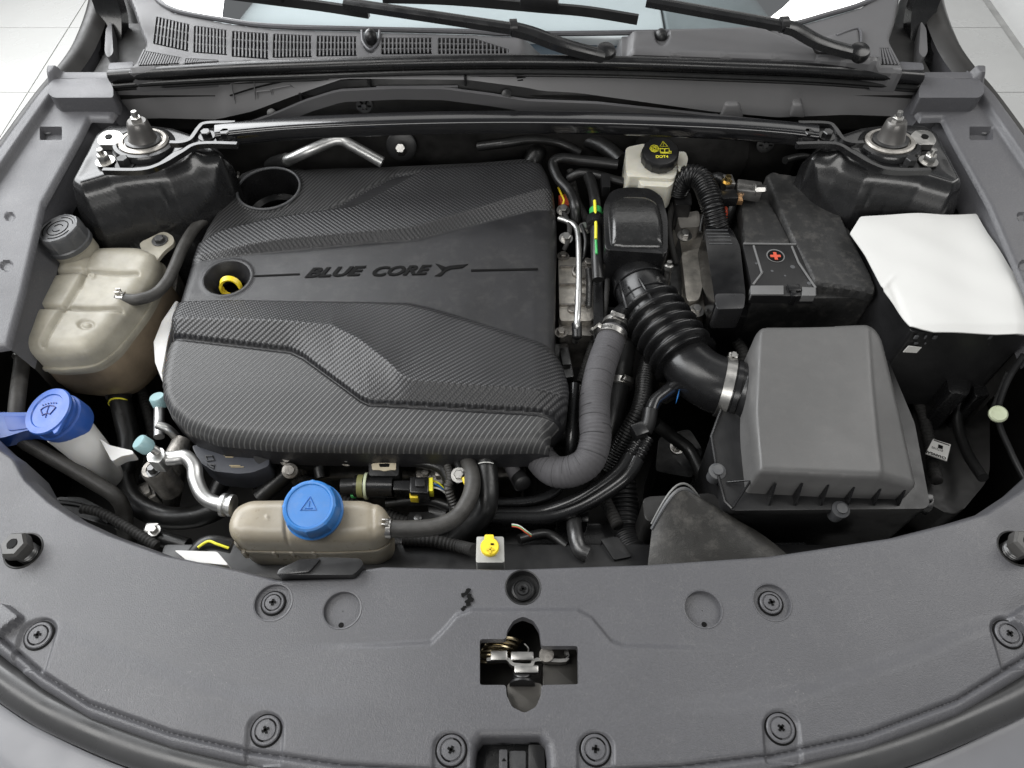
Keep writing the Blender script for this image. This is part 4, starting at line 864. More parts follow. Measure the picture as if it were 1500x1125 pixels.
spring_clamp(U(174, 580, -.15), (0, -1, 0), .0150, .012, 'spring clamp on the thick black hose under the coolant tank', 'dark_steel')
bm = BM(); lathe(bm, U(176, 592, -.151), (.1, -1, 0), [(.0152, -.001), (.0152, .001)], 24); o = fin('paint_ring', bm, M_['ymark']); setp(o, 'thin yellow paint ring around the thick black hose', 'paint mark')
# ================================================================== washer filler
wf = thing('washer_filler', 'white washer filler neck with blue collar below the coolant tank', 'filler neck', U(150, 690, -.2))
ax = Vector((-.25, -.12, 1)).normalized(); wc = U(88, 612, -.055)
bm = BM(); tube(bm, [U(95, 625, -.07), U(112, 640, -.085), U(138, 668, -.11), U(158, 696, -.15), (U(165, 712, -.2))], [.026, .025, .022, .018, .016], 24, 6); fin('neck', bm, M_['white'], wf, 80)
bm = BM(); P = [(146, 642), (160, 652), (194, 660), (196, 665), (178, 668), (164, 676)]; pprism(bm, rpoly(P, 4), -.085, -.10, .003); fin('fin', bm, M_['white'], wf)
bm = BM(); lathe(bm, wc, ax, [(.0275, -.024), (.029, -.020), (.0305, -.004), (.0305, .002), (.028, .004), (.0005, .004)], 40); fin('collar', bm, M_['blue2'], wf)
bm = BM(); pprism(bm, rpoly([(0, 604), (50, 604), (66, 612), (70, 636), (40, 630), (8, 640), (-20, 645), (-20, 608)], 5), -.058, -.078, .003); fin('collar_arm', bm, M_['blue2'], wf)
bm = BM(); pprism(bm, rpoly([(4, 609), (46, 609), (50, 626), (12, 631)], 4), -.0570, -.06, .0005); fin('arm_recess', bm, mat('washer_blue_deep', (.025, .085, .38), .4), wf)
c1 = wc+ax*.006
bm = BM(); lathe(bm, c1, ax, [(.0285, -.001), (.0290, .003), (.0275, .004), (.0275, .008), (.0305, .009), (.0312, .012), (.030, .0145), (.0225, .0150), (.0215, .0135), (.0205, .0135), (.0005, .0140)], 48); wcap = fin('cap', bm, M_['blue2'], wf); wcap['label'] = 'round blue cap with spray symbol'
x_, y_, a_ = frame(ax, (0, 1, 0)); 
if x_.x < 0: x_ = -x_
y_ = a_.cross(x_)
tb = c1+ax*.0155+x_*-.022*0
bm = BM(); P = [c1+ax*.0125+x_*a+y_*b_ for a, b_ in ((.012, -.026), (.027, -.012), (.022, -.030), (.018, -.033))]; prism(bm, P, [p-ax*.004 for p in P], .001); fin('thumb_tab', bm, M_['blue2'], wcap)
bm = BM(); q = c1+ax*.0144
def arc(r, t0, t1, cx=0, cy=0, n=14): return [q+x_*(cx+math.cos(t)*r)+y_*(cy+math.sin(t)*r) for t in np.linspace(t0, t1, n)]
tube(bm, arc(.016, 2.3, .84, 0, -.009), .0007, 6, smooth=False); tube(bm, arc(.008, 2.2, .94, 0, -.0115), .0007, 6, smooth=False)
for t in (2.3, .84): tube(bm, [q+x_*math.cos(t)*.016+y_*(math.sin(t)*.016-.009), q+x_*math.cos(t)*.0075+y_*(math.sin(t)*.008-.0115)], .0007, 6, smooth=False)
tube(bm, [q+y_*-.009, q+y_*.006], .0006, 6, smooth=False)
for k in range(6): lathe(bm, q+x_*(k-2.5)*.0038+y_*(.0105-abs(k-2.5)*.0005), a_, [(.0008, -.0004), (.0008, .0005), (.0001, .0005)], 8)
fin('spray_symbol', bm, M_['blue_mark'], wcap)
# ================================================================== air-conditioning pipe
ap = thing('air_conditioning_pipe', 'bare aluminium pipe with a bolted block bending into the beige reservoir area', 'pipe', U(260, 690, -.1))
bm = BM(); tube(bm, [U(238, 672, -.055), U(255, 671, -.055), U(272, 670, -.055), U(284, 683, -.058), U(287, 703, -.062), U(297, 725, -.066), U(315, 737, -.068), U(338, 740, -.068)], .0088, 18); fin('bent_tube', bm, M_['alu'], ap, 80)
bm = BM(); lathe(bm, U(332, 740, -.068), (1, -.1, 0), [(.0095, -.006), (.0135, -.005), (.0135, -.001), (.0105, .0), (.0105, .003), (.013, .004), (.013, .008), (.0095, .009)], 28); fin('end_fitting', bm, M_['alu'], ap)
bm = BM(); pprism(bm, rpoly([(215, 666), (228, 655), (240, 657), (241, 668), (233, 678), (216, 676)], 3), -.042, -.065, .002); fin('block', bm, M_['alu'], ap)
bm = BM(); lathe(bm, U(235, 697, -.10), (-.12, .12, 1), [(.016, -.03), (.0165, .014), (.0145, .018), (.010, .0175), (.0095, .014), (.0005, .014)], 28); fin('receiver', bm, M_['cast'], ap)
bm = BM(); hexbolt(bm, U(225, 690, -.075), (-.1, .1, 1), .0055, .008, True); fin('block_bolt', bm, M_['dark_steel'], ap)
bm = BM(); tube(bm, [U(231, 662, -.045), U(220, 655, -.028)], .0048, 14, corr=(.0024, .0004), smooth=False); fin('service_port', bm, M_['zinc'], ap)
bm = BM(); tube(bm, [U(233, 640, -.08), U(233, 615, -.08), U(234, 590, -.08)], .0065, 14); fin('upright_tube', bm, M_['alu'], ap)
bm = BM(); tube(bm, [U(230, 622, -.06), U(245, 628, -.065), U(258, 640, -.08)], .0055, 12); fin('branch_tube', bm, M_['alu'], ap)
bm = BM(); tube(bm, [U(268, 645, -.085), U(256, 668, -.085)], .012, 16, smooth=False); fin('side_tube', bm, M_['cast'], ap)
for p, a_, wh in ((U(216, 655, -.028), Vector((-.5, .1, .85)), 'on the silver port beside the aluminium pipe'), (U(235, 592, -.08), Vector((-.1, .3, 1)), 'peeping out beside the engine cover edge')):
    bm = BM(); lathe(bm, p, a_, [(.0085, -.003), (.0098, 0), (.0098, .011), (.0085, .013), (.0005, .013)], 24); fin('port_cap', bm, M_['teal'], ap)
# dark clutter low on that side
for pts, r, m, lb in (([(262, 760, -.2), (300, 755, -.21), (330, 700, -.2), (370, 690, -.18), (410, 675, -.16)], .012, 'rubber', 'black hose climbing towards the engine under the beige reservoir'),
                      ([(380, 725, -.14), (400, 705, -.13), (425, 690, -.12), (450, 680, -.12)], .012, 'rubber_dusty', 'ribbed hose with white tick marks behind the beige reservoir'),
                      ([(285, 812, -.07), (298, 798, -.065), (315, 795, -.065), (340, 800, -.07)], .0085, 'rubber', 'black cable loom with yellow wire beside the beige reservoir'),
                      ([(262, 660, -.2), (250, 720, -.25), (240, 770, -.28)], .016, 'cast', 'rusty cast pipe deep behind the aluminium pipe'),
                      ([(215, 780, -.16), (240, 790, -.16), (275, 800, -.16)], .01, 'rubber', 'short black hose at the edge of the radiator cover')):
    hose('engine_hose' if m != 'cast' else 'engine_pipe', pts, r, m, lb, 'hose' if m != 'cast' else 'pipe', corr=(.004, .0005) if m == 'rubber_dusty' else None)
hose('yellow_wire', [(290, 802, -.056), (305, 793, -.055), (318, 797, -.055), (335, 803, -.058)], .0015, 'ymark', 'yellow wire taped along the black loom', 'wire')
bm = BM(); box(bm, U(224, 775, -.15), .016, .012, .012, .002); hexbolt(bm, U(226, 777, -.145), (0, 0, 1), .005, .006); setp(fin('bracket_bolt', bm, M_['zinc']), 'small zinc bolt block by the edge of the radiator cover', 'bolt')
bm = BM(); pprism(bm, rpoly([(255, 806), (318, 808), (335, 828), (275, 822)], 4), -.03, -.05, .002); setp(fin('headlamp_bracket', bm, M_['white']), 'white plastic bracket tip showing behind the radiator cover edge', 'bracket')
bm = BM(); pprism(bm, rpoly([(80, 728), (120, 728), (165, 752), (172, 775), (100, 752)], 8), -.15, -.22, .012); tube(bm, [U(86, 735, -.148), U(125, 742, -.148), U(160, 765, -.148)], .003, 8); setp(fin('headlamp_housing', bm, M_['black']), 'black headlamp housing corner below the washer neck', 'housing')
# ================================================================== beige reservoir
rs = thing('coolant_reservoir', 'beige rectangular coolant reservoir at the edge of the radiator cover', 'tank', U(450, 790, -.12))
ro = rpoly([(340, 738), (362, 727), (430, 726), (530, 727), (558, 734), (568, 748), (567, 775), (547, 788), (480, 791), (345, 789), (331, 778), (330, 760)], [10, 12, 5, 8, 10, 10, 16, 12, 5, 12, 10, 10], 5)
def hrs(X, Y, d, WX, WY):
    z = -edge_round(d, .015)
    z = z-.0032*np.exp(-((X-418)/2.6)**2)-.0015*np.exp(-((X-545)/4.)**2)
    z = z-.0010*(np.cos(WX*140)*.5)*sstep(0, .02, d)
    z = z+.0012*np.exp(-((X-391)**2+(Y-757)**2)/6)
    return z
sheet('upper_shell', ro, -.045, hrs, M_['beige'], 1.6, skirt=.03, parent=rs, angle=180)
RW = [U(x, y, -.045) for x, y in ro]; rc_ = sum(RW, Vector())/len(RW)
def rr_(z, k): return [Vector((rc_.x+(p.x-rc_.x)*k, rc_.y+(p.y-rc_.y)*(1+(k-1)*2), z)) for p in RW]
bm = BM(); loop_faces(bm, [[bm.verts.new(p) for p in r] for r in (rr_(-.088, 1), rr_(-.086, 1.028), rr_(-.081, 1.03), rr_(-.079, 1.025), rr_(-.079, .98))]); fin('weld_seam', bm, M_['beige'], rs, 40)
bm = BM(); loop_faces(bm, [[bm.verts.new(p) for p in r] for r in (rr_(-.07, .985), rr_(-.12, .985), rr_(-.15, .9))]); fin('lower_shell', bm, M_['beige'], rs, 60)
for x in (360, 404, 430, 462):
    bm = BM(); obox(bm, U(x, 808, -.086)+Vector((0, .001, 0)), (.0022, 0, 0), (0, .006, 0), (0, 0, .008), .0008); fin('rib', bm, M_['beige'], rs)
ax = Vector((-.02, -.16, 1)).normalized(); cb = U(464, 753, -.047)
bm = BM(); lathe(bm, cb, ax, [(.027, -.015), (.027, .006), (.029, .007), (.029, .010)], 36); fin('filler_neck', bm, M_['beige'], rs)
bm = BM(); lathe(bm, cb+ax*.007, ax, [(.0318, 0), (.0325, .005), (.0305, .0065), (.0298, .022), (.0285, .0255), (.0262, .027), (.0245, .0268), (.0235, .0255), (.0005, .0255)], 80, flute=(10, 2, 4, .03)); bc = fin('cap', bm, M_['blue'], rs); bc['label'] = 'bright blue ribbed screw cap'
bm = BM(); q = cb+ax*.0328
x_, y_, a_ = frame(ax, (0, 1, 0)); x_ = x_ if x_.x > 0 else -x_; y_ = a_.cross(x_)
tr_ = [q+x_*math.cos(t)*.010+y_*(math.sin(t)*.010) for t in (math.pi/2, math.pi*7/6, math.pi*11/6, math.pi/2)]
tube(bm, tr_, .0007, 6, smooth=False); tube(bm, [q+y_*.005, q+y_*-.001], .0007, 6, smooth=False); tube(bm, [q+x_*-.004+y_*-.003, q+x_*.004+y_*-.003], .0006, 6, smooth=False)
fin('warning_relief', bm, mat('blue_relief', (.012, .12, .44), .4), bc)
bm = BM(); tube(bm, [U(540, 773, -.062), U(562, 774, -.062), U(572, 774, -.062)], [.012, .009, .008], 16); fin('side_spigot', bm, M_['beige'], rs)
hose('reservoir_hose', [(562, 774, -.062), (600, 775, -.062), (640, 771, -.063), (668, 758, -.064), (685, 735, -.066), (692, 712, -.07), (690, 690, -.075), (680, 664, -.085)], .0098, 'rubber_dusty', 'black braided hose curving from the beige reservoir up to the engine')
spring_clamp(U(567, 774, -.062), (1, 0, 0), .0102, .010, 'white metal spring clamp where the braided hose meets the beige reservoir', 'zinc')
bm = BM(); lathe(bm, U(560, 774, -.062), (1, 0, 0), [(.0103, -.0018), (.0103, .0018)], 20); setp(fin('paint_ring', bm, M_['palegreen']), 'pale green paint ring beside the clamp of the beige reservoir', 'paint mark')
# ================================================================== front engine clutter
cu = thing('control_unit', 'dark blue grey actuator box peeping out under the engine cover front', 'control box', U(330, 675, -.12))
bm = BM(); pprism(bm, rpoly([(280, 652), (392, 655), (395, 682), (370, 692), (350, 694), (312, 690), (292, 676)], 6), -.082, -.12, .005); fin('case', bm, mat('actuator_plastic', (.042, .045, .055), .45), cu)
bm = BM(); 
for y, x0, x1 in ((667, 328, 345), (669.5, 330, 342), (682, 336, 352), (684, 338, 357)): tube(bm, [U(x0, y, -.0815), U(x1, y, -.0815)], .0006, 6, smooth=False)
fin('printed_lines', bm, mat('tan_print', (.4, .33, .2), .5), cu)
bm = BM()
for pl in ([(300, 668), (311, 668), (314, 674), (304, 675)], [(304, 680), (314, 681), (313, 686)]): tube(bm, [U(x, y, -.0812) for x, y in pl+pl[:1]], .0012, 6, smooth=False)
fin('moulded_rib', bm, M_['cap_grey'], cu)
bm = BM(); tube(bm, [U(384, 668, -.088), U(384, 668, -.078)], .010, 24, smooth=False); fin('boss', bm, M_['black'], cu)
pm = thing('vent_valve', 'black valve cylinder with connector lying under the engine cover front', 'valve', U(560, 710, -.13))
bm = BM(); tube(bm, [U(500, 713, -.1), U(520, 712, -.1)], .010, 18, smooth=False); fin('inlet', bm, M_['rubber'], pm)
bm = BM(); tube(bm, [U(520, 712, -.1), U(576, 713, -.1)], .0135, 20, smooth=False); fin('cylinder', bm, M_['satin'], pm)
bm = BM(); lathe(bm, U(537, 712, -.1), (1, 0, 0), [(.0165, -.0015), (.0165, .0015)], 28); fin('pale_ring', bm, M_['palegreen'], pm)
bm = BM(); lathe(bm, U(529, 712, -.1), (1, 0, 0), [(.0142, -.0035), (.0142, .0035)], 28); fin('olive_ring', bm, mat('olive', (.2, .2, .08), .5), pm)
for x0, x1, y0, y1 in ((575, 602, 703, 718), (600, 628, 698, 722)):
    bm = BM(); pprism(bm, [(x0, y0), (x1, y0), (x1, y1), (x0, y1)], -.09, -.115, .002); fin('connector', bm, M_['satin'], pm)
bm = BM(); pprism(bm, [(608, 701), (622, 701), (622, 712), (608, 712)], -.086, -.092, .001); fin('latch', bm, M_['black'], pm)
bm = BM(); pprism(bm, [(600, 721), (613, 721), (612, 730), (600, 729)], -.098, -.11, .001); fin('yellow_lock', bm, M_['yellow'], pm)
bm = BM(); pprism(bm, [(628, 700), (634, 699), (634, 719), (628, 719)], -.092, -.108, .0005); fin('yellow_seal', bm, M_['ymark'], pm)
bm = BM(); pprism(bm, [(513, 721), (521, 720), (521, 727), (513, 727)], -.105, -.11, .001); fin('green_tab', bm, M_['green'], pm)
for k, m in enumerate(('ymark', 'blue', 'wmark')):
    hose('connector_wire', [(634, 704+k*5, -.1), (643, 708+k*4, -.1), (652, 718+k*2, -.105), (660, 735, -.11)], .0011, m, {'ymark': 'thin yellow wire', 'blue': 'thin blue wire', 'wmark': 'thin white wire'}[m]+' leaving the connector under the engine cover', 'wire')
lc = thing('plate_connector', 'black square sensor with a tan plate beside the valve', 'sensor', U(562, 690, -.12))
bm = BM(); pprism(bm, rpoly([(540, 668), (584, 668), (584, 697), (540, 697)], 5), -.085, -.12, .004); fin('body', bm, M_['black'], lc)
bm = BM(); pprism(bm, rpoly([(544, 679), (556, 678), (563, 675), (571, 678), (580, 677), (580, 688), (571, 688), (563, 690), (556, 688), (545, 688)], 2), -.0835, -.0855, .0004); fin('tan_plate', bm, mat('tan_plate', (.5, .44, .32), .45), lc)
bm = BM(); pprism(bm, rpoly([(555, 679), (571, 679), (570, 684), (556, 684)], 2), -.0832, -.0836); fin('slot', bm, M_['ink'], lc)
bh = hose('charge_hose', [(712, 655, -.08), (713, 690, -.085), (714, 730, -.09), (708, 752, -.1), (690, 772, -.12), (670, 790, -.15)], .0135, 'rubber', 'thick smooth black hose dropping from under the engine cover front')
for y in (668, 684):
    bm = BM(); c = U(712.5, y, -.082); P = [c+Vector((math.cos(a)*.0138, -.001, math.sin(a)*.0138)) for a in np.linspace(.9, 2.3, 10)]
    tube(bm, P, .0006, 6, smooth=False); fin('tick_mark', bm, M_['wmark'], bh)
hose('heater_hose', [(592, 672, -.09), (620, 676, -.09), (645, 684, -.095), (657, 700, -.1), (664, 730, -.11), (672, 760, -.12)], .0085, 'rubber', 'black hose arching beside the connector under the engine cover')
hose('heater_hose', [(565, 738, -.12), (600, 734, -.12), (630, 733, -.12), (660, 742, -.12)], .0065, 'rubber', 'thin black hose lying behind the right end of the beige reservoir')
hose('heater_hose', [(470, 700, -.11), (468, 685, -.105), (474, 673, -.1), (492, 666, -.1)], .0075, 'rubber', 'short black hose hooked up under the engine cover behind the blue cap')
lm = hose('wiring_loom', [(655, 680, -.09), (660, 700, -.085), (656, 715, -.088), (664, 735, -.1), (672, 755, -.11)], .005, 'rubber_dusty', 'braided wiring loom with pale flecks beside the thick black hose', 'cable', corr=(.004, .0006))
hose('wiring_loom', [(664, 664, -.085), (676, 690, -.08), (684, 705, -.08), (692, 716, -.082)], .0052, 'rubber', 'taped cable with a yellow band crossing the thick black hose', 'cable')
hose('tape_band', [(680, 700, -.074), (686, 712, -.075), (695, 719, -.077)], .0036, 'yellow', 'yellow tape band on the cable beside the thick black hose', 'tape')
bm = BM(); hexbolt(bm, U(672, 696, -.075), (0, -.3, 1), .006, .006); setp(fin('loom_clip', bm, M_['zinc']), 'small silver clip bolt on the taped cable', 'clip')
bm = BM(); tube(bm, [U(598, 760, -.13), U(636, 757, -.13), U(640, 740, -.13), U(636, 720, -.14)], .006, section=[(-.011, -.0015), (.011, -.0015), (.011, .0015), (-.011, .0015)], up=(0, .5, 1)); lathe(bm, U(612, 758, -.126), (0, 0, 1), [(.005, 0), (.003, .001), (.0005, .001)], 12); setp(fin('steel_bracket', bm, M_['dark_steel']), 'bent grey steel bracket behind the braided hose', 'bracket')
for k, (x, y) in enumerate(((421, 672), (508, 672), (425, 690))):
    bm = BM(); c = U(x, y, -.09); lathe(bm, c, (.2, -.4, 1), [(.009, -.01), (.0095, .004), (.006, .006), (.0055, .012), (.0005, .012)], 16); setp(fin('pipe_fitting', bm, M_['cast' if k != 1 else 'zinc']), ['brass grey pipe fitting beside the actuator box', 'silver hose fitting under the engine cover above the blue cap', 'lower pipe fitting beside the actuator box'][k], 'fitting')
hose('engine_hose', [(380, 730, -.13), (395, 716, -.125), (415, 698, -.12), (428, 684, -.115)], .0115, 'rubber', 'dusty black hose slanting up behind the beige reservoir')
# tow-eye / headlamp adjuster with yellow cap
yc = thing('yellow_capped_bracket', 'pale grey metal bracket carrying a yellow round cap at the radiator cover edge', 'bracket', U(718, 815, -.05))
bm = BM(); pprism(bm, rpoly([(698, 786), (738, 786), (739, 824), (697, 824)], 3), -.018, -.05, .0015); fin('plate', bm, mat('bracket_zinc', (.38, .38, .36), .4, .5), yc)
bm = BM(); lathe(bm, U(717.5, 802, -.0165), (0, -.05, 1), [(.0098, -.002), (.0098, .003), (.009, .0042), (.0005, .0042)], 36); yk = fin('yellow_cap', bm, M_['yellow'], yc)
bm = BM(); pprism(bm, rpoly([(710, 783), (723, 783), (724, 793), (709, 793)], 2), -.0135, -.0175, .0008); fin('cap_tab', bm, M_['yellow'], yk)
bm = BM(); box(bm, U(718, 805, -.0118), .008, .0022, .0012, .0004); box(bm, U(718, 806, -.0118), .0024, .0075, .0012, .0004); fin('raised_mark', bm, mat('yellow_relief', (.62, .45, .02), .45), yk)
bm = BM(); box(bm, U(721, 797, -.0118), .0035, .0018, .0004); fin('date_mark', bm, M_['ink'], yk)
# ================================================================== right of the engine cover
tb_ = thing('throttle_body', 'grey cast aluminium throttle body between the engine cover and the intake hose', 'throttle body', U(850, 450, -.15))
bm = BM(); pprism(bm, rpoly([(818, 376), (868, 378), (872, 440), (868, 470), (820, 470)], 5), -.075, -.16, .006); fin('casting', bm, M_['cast_light'], tb_)
bm = BM(); pprism(bm, rpoly([(818, 465), (870, 468), (868, 492), (820, 490)], 4), -.085, -.16, .005); fin('flange', bm, M_['cast'], tb_)
bm = BM(); pprism(bm, rpoly([(868, 372), (882, 378), (884, 490), (870, 500)], 4), -.065, -.16, .004); fin('black_gasket_rim', bm, M_['satin'], tb_)
for x, y in ((825, 375), (862, 386), (863, 412), (822, 487)):
    bm = BM(); hexbolt(bm, U(x, y, -.074), (0, 0, 1), .0058, .006); fin('bolt', bm, M_['cast'], tb_)
hose('vacuum_pipe', [(818, 320, -.045), (830, 324, -.045), (842, 331, -.045), (847, 348, -.045), (848, 400, -.048), (847, 440, -.05), (845, 476, -.055), (843, 500, -.09)], .0044, 'alu', 'thin bare metal pipe bent down beside the engine cover', 'pipe')
bm = BM(); lathe(bm, U(845, 482, -.062), (0, -1, -.4), [(.0068, -.008), (.0068, .012), (.0045, .014)], 18); setp(fin('pipe_connector', bm, M_['black']), 'black socket at the lower end of the thin metal pipe', 'connector')
hose('fuel_hose', [(905, 241, -.01), (880, 238, -.01), (850, 235, -.012), (822, 232, -.015), (810, 240, -.02), (818, 262, -.025), (835, 282, -.03), (843, 305, -.035), (843, 332, -.06)], .0078, 'rubber', 'black hose looping from the brake reservoir side down by the engine cover')
hose('fuel_hose', [(832, 262, -.04), (850, 254, -.03), (870, 256, -.028), (900, 264, -.028), (930, 272, -.03)], .0075, 'rubber', 'black hose running behind the black resonator box')
hose('fuel_line', [(862, 258, -.025), (868, 275, -.022), (872, 300, -.024), (873, 330, -.028), (874, 370, -.03), (876, 410, -.04)], .0082, 'rubber', 'upright black line wrapped with green and yellow tape')
hose('tape_band', [(871, 294, -.0145), (872, 310, -.0155), (873, 330, -.0185), (873, 350, -.02)], .0022, 'ymark', 'yellow strip of tape along the upright black line', 'tape')
hose('tape_band', [(873, 352, -.02), (874, 372, -.0225)], .002, 'green', 'green wire strip low on the upright black line', 'tape', smooth=False)
bm = BM(); lathe(bm, U(873, 312, -.0255), (0, 1, 0), [(.0096, -.006), (.0096, .006)], 20); setp(fin('tape_band', bm, M_['green']), 'green tape band around the upright black line', 'tape')
bm = BM(); lathe(bm, U(872, 325, -.027), (0, 1, -.1), [(.0085, -.012), (.0135, -.010), (.0135, .006), (.0095, .012)], 22); setp(fin('line_collar', bm, M_['satin']), 'black flared collar on the upright line below the green tape', 'collar')
bm = BM(); pprism(bm, rpoly([(880, 254), (894, 254), (894, 274), (882, 274)], 2), -.012, -.03, .002); setp(fin('pipe_clip', bm, M_['black']), 'black square pipe clip between the brake reservoir and engine cover', 'clip')
for x, y, lb in ((857, 334, 'silver bolt beside the green taped line'), (829, 349, 'black edged bolt under the thin metal pipe'), (825, 308, 'small brass fitting beside the engine cover shoulder')):
    bm = BM(); hexbolt(bm, U(x, y, -.05), (0, -.2, 1), .0065, .008); setp(fin('engine_bolt', bm, M_['zinc']), lb, 'bolt')
bm = BM(); pprism(bm, [(818, 285), (832, 283), (834, 300), (822, 300)], -.05, -.07, .002); setp(fin('injector_plug', bm, M_['red']), 'red plug half hidden beside the engine cover shoulder', 'plug')
hose('injector_wire', [(818, 275, -.045), (822, 284, -.04), (826, 293, -.04), (824, 300, -.045)], .0016, 'yellow', 'yellow wire by the red plug', 'wire')
# brake reservoir
bk = thing('brake_fluid_reservoir', 'milky white brake fluid reservoir behind the black resonator box', 'reservoir', U(955, 262, -.04))
bm = BM(); pprism(bm, rpoly([(916, 216), (944, 210), (990, 218), (996, 240), (988, 262), (918, 258)], 6), .004, -.04, .007); fin('upper_body', bm, M_['milk'], bk, 50)
bm = BM(); pprism(bm, rpoly([(938, 232), (990, 236), (988, 266), (980, 274), (940, 272), (932, 258)], 5), -.002, -.045, .006); fin('front_chamber', bm, M_['milk'], bk, 50)
bm = BM(); pprism(bm, rpoly([(992, 222), (1004, 222), (1008, 232), (1004, 250), (994, 250), (992, 236)], 3), .008, -.02, .003); fin('sensor_stub', bm, M_['milk'], bk)
ax = Vector((-.02, -.18, 1)).normalized(); cb = U(965, 234, .010)
bm = BM(); lathe(bm, cb, ax, [(.022, -.012), (.022, .004)], 30); fin('neck', bm, M_['milk'], bk)
bm = BM(); lathe(bm, cb, ax, [(.0265, .001), (.0268, .008), (.0262, .016), (.0248, .0185), (.0225, .019), (.0005, .019)], 60, flute=(4, 0, 2, .035)); bcp = fin('cap', bm, M_['black'], bk); bcp['label'] = 'black screw cap with yellow symbols and DOT4'
x_, y_, a_ = frame(ax, (0, 1, 0)); x_ = x_ if x_.x > 0 else -x_; y_ = a_.cross(x_); q = cb+ax*.0193
def P2(a, b_): return q+x_*a+y_*b_
bm = BM()
for rr in (.0022, .0042): tube(bm, [P2(-.009+math.cos(t)*rr, .004+math.sin(t)*rr) for t in np.linspace(0, 2*math.pi, 17)], .0005, 6, smooth=False)
tube(bm, [P2(-.009+math.cos(t)*.0065, .004+math.sin(t)*.0065) for t in np.linspace(0, 2*math.pi, 9)], .0006, 6, smooth=False)
tube(bm, [P2(*p) for p in ((.0045, .017), (-.001, .0075), (.0105, .0075), (.0045, .017))], .0006, 6, smooth=False); tube(bm, [P2(.0045, .0135), P2(.0045, .0095)], .0005, 6, smooth=False)
tube(bm, [P2(*p) for p in ((-.001, -.003), (.0055, -.004), (.012, -.003), (.012, .004), (.0055, .003), (-.001, .004), (-.001, -.003))], .0006, 6, smooth=False); tube(bm, [P2(.0055, -.004), P2(.0055, .003)], .0006, 6, smooth=False); tube(bm, [P2(.012, -.001), P2(.015, -.002), P2(.015, -.005), P2(-.001, -.005)], .0005, 6, smooth=False)
fin('symbols', bm, M_['ymark'], bcp)
text('lettering', 'DOT4', P2(.0005, -.0135), x_, M_['ymark'], bcp, .0068, 0, up=a_, align='CENTER', bold=.0001)
hose('brake_line', [(830, 215, -.06), (850, 205, -.04), (880, 212, -.03), (910, 235, -.03)], .012, 'rubber', 'thick black pipe in the shade behind the brake reservoir')
bs = thing('brake_booster', 'black round brake booster in the shade behind the brake reservoir', 'brake booster', U(1010, 240, -.1))
bm = BM(); lathe(bm, U(1010, 232, -.06), (0, -1, .1), [(.10, -.06), (.105, -.02), (.095, 0), (.05, .012), (.03, .014), (.0005, .014)], 40); fin('drum', bm, M_['deep'], bs)
# resonator box
rb = thing('resonator_box', 'glossy black box with rounded lid between the brake reservoir and intake hose', 'air box', U(932, 340, -.1))
bm = BM(); pprism(bm, rpoly([(884, 300), (896, 278), (920, 274), (952, 276), (970, 288), (978, 320), (978, 372), (886, 366)], 8), -.004, -.12, .006); fin('rim', bm, M_['satin'], rb)
def hb(X, Y, d, WX, WY): return -edge_round(d, .012)+.006*np.sin(np.clip((Y-285)/85, 0, 1)*math.pi)
sheet('lid', rpoly([(890, 300), (900, 284), (922, 281), (950, 283), (966, 294), (972, 322), (974, 362), (894, 360), (892, 330)], 8), .001, hb, mat('resonator_plastic', (.014, .014, .014), .22, var=.3, vs=60, bump=.2, bs=260, coat=.25), 2, skirt=.02, parent=rb, angle=50)
bm = BM(); pprism(bm, rpoly([(886, 362), (978, 364), (976, 378), (890, 376)], 4), -.03, -.08, .004); fin('front_lip', bm, M_['satin'], rb)
# main intake hose
ih = thing('intake_hose', 'big black ribbed rubber intake hose running to the air filter box', 'intake hose', U(990, 490, -.1))
zI = -.055
bm = BM(); tube(bm, [U(928, 372, -.075), U(930, 392, zI-.01), U(938, 420, zI), U(952, 452, zI), U(958, 462, zI)], [.036, .036, .036, .037, .037], 32, 6); fin('upper_elbow', bm, M_['satin'], ih, 80)
bm = BM(); lathe(bm, U(930, 388, zI-.012), (.1, -1, .15), [(.037, -.008), (.0392, -.007), (.0392, .006), (.037, .007)], 40); fin('collar', bm, M_['satin'], ih)
A0, A1 = U(950, 450, zI), U(1004, 528, zI); dv = (A1-A0); 
bm = BM(); tube(bm, [A0, A0+dv*.33, A0+dv*.66, A1], .0400, 40, corr=((dv.length)/6.2, .0050)); fin('bellows', bm, M_['satin'], ih, 80)
bm = BM(); tube(bm, [A1-dv*.06, U(1012, 538, zI), U(1030, 553, zI), U(1055, 565, zI), U(1080, 572, zI), U(1108, 580, zI)], [.034, .035, .036, .037, .037, .037], 32, 6); fin('lower_elbow', bm, M_['satin'], ih, 80)
for k, (p, d_, r_) in enumerate(((U(1090, 575, zI), (1, -.28, 0), .0395), (U(1075, 571, zI), (1, -.28, 0), .039))):
    bm = BM(); lathe(bm, p, d_, [(r_-.003, -.004), (r_, -.003), (r_, .003), (r_-.003, .004)], 40); fin('collar', bm, M_['satin'], ih)
for q0, q1 in (((918, 415), (932, 405)), ((932, 405), (948, 408))): pass
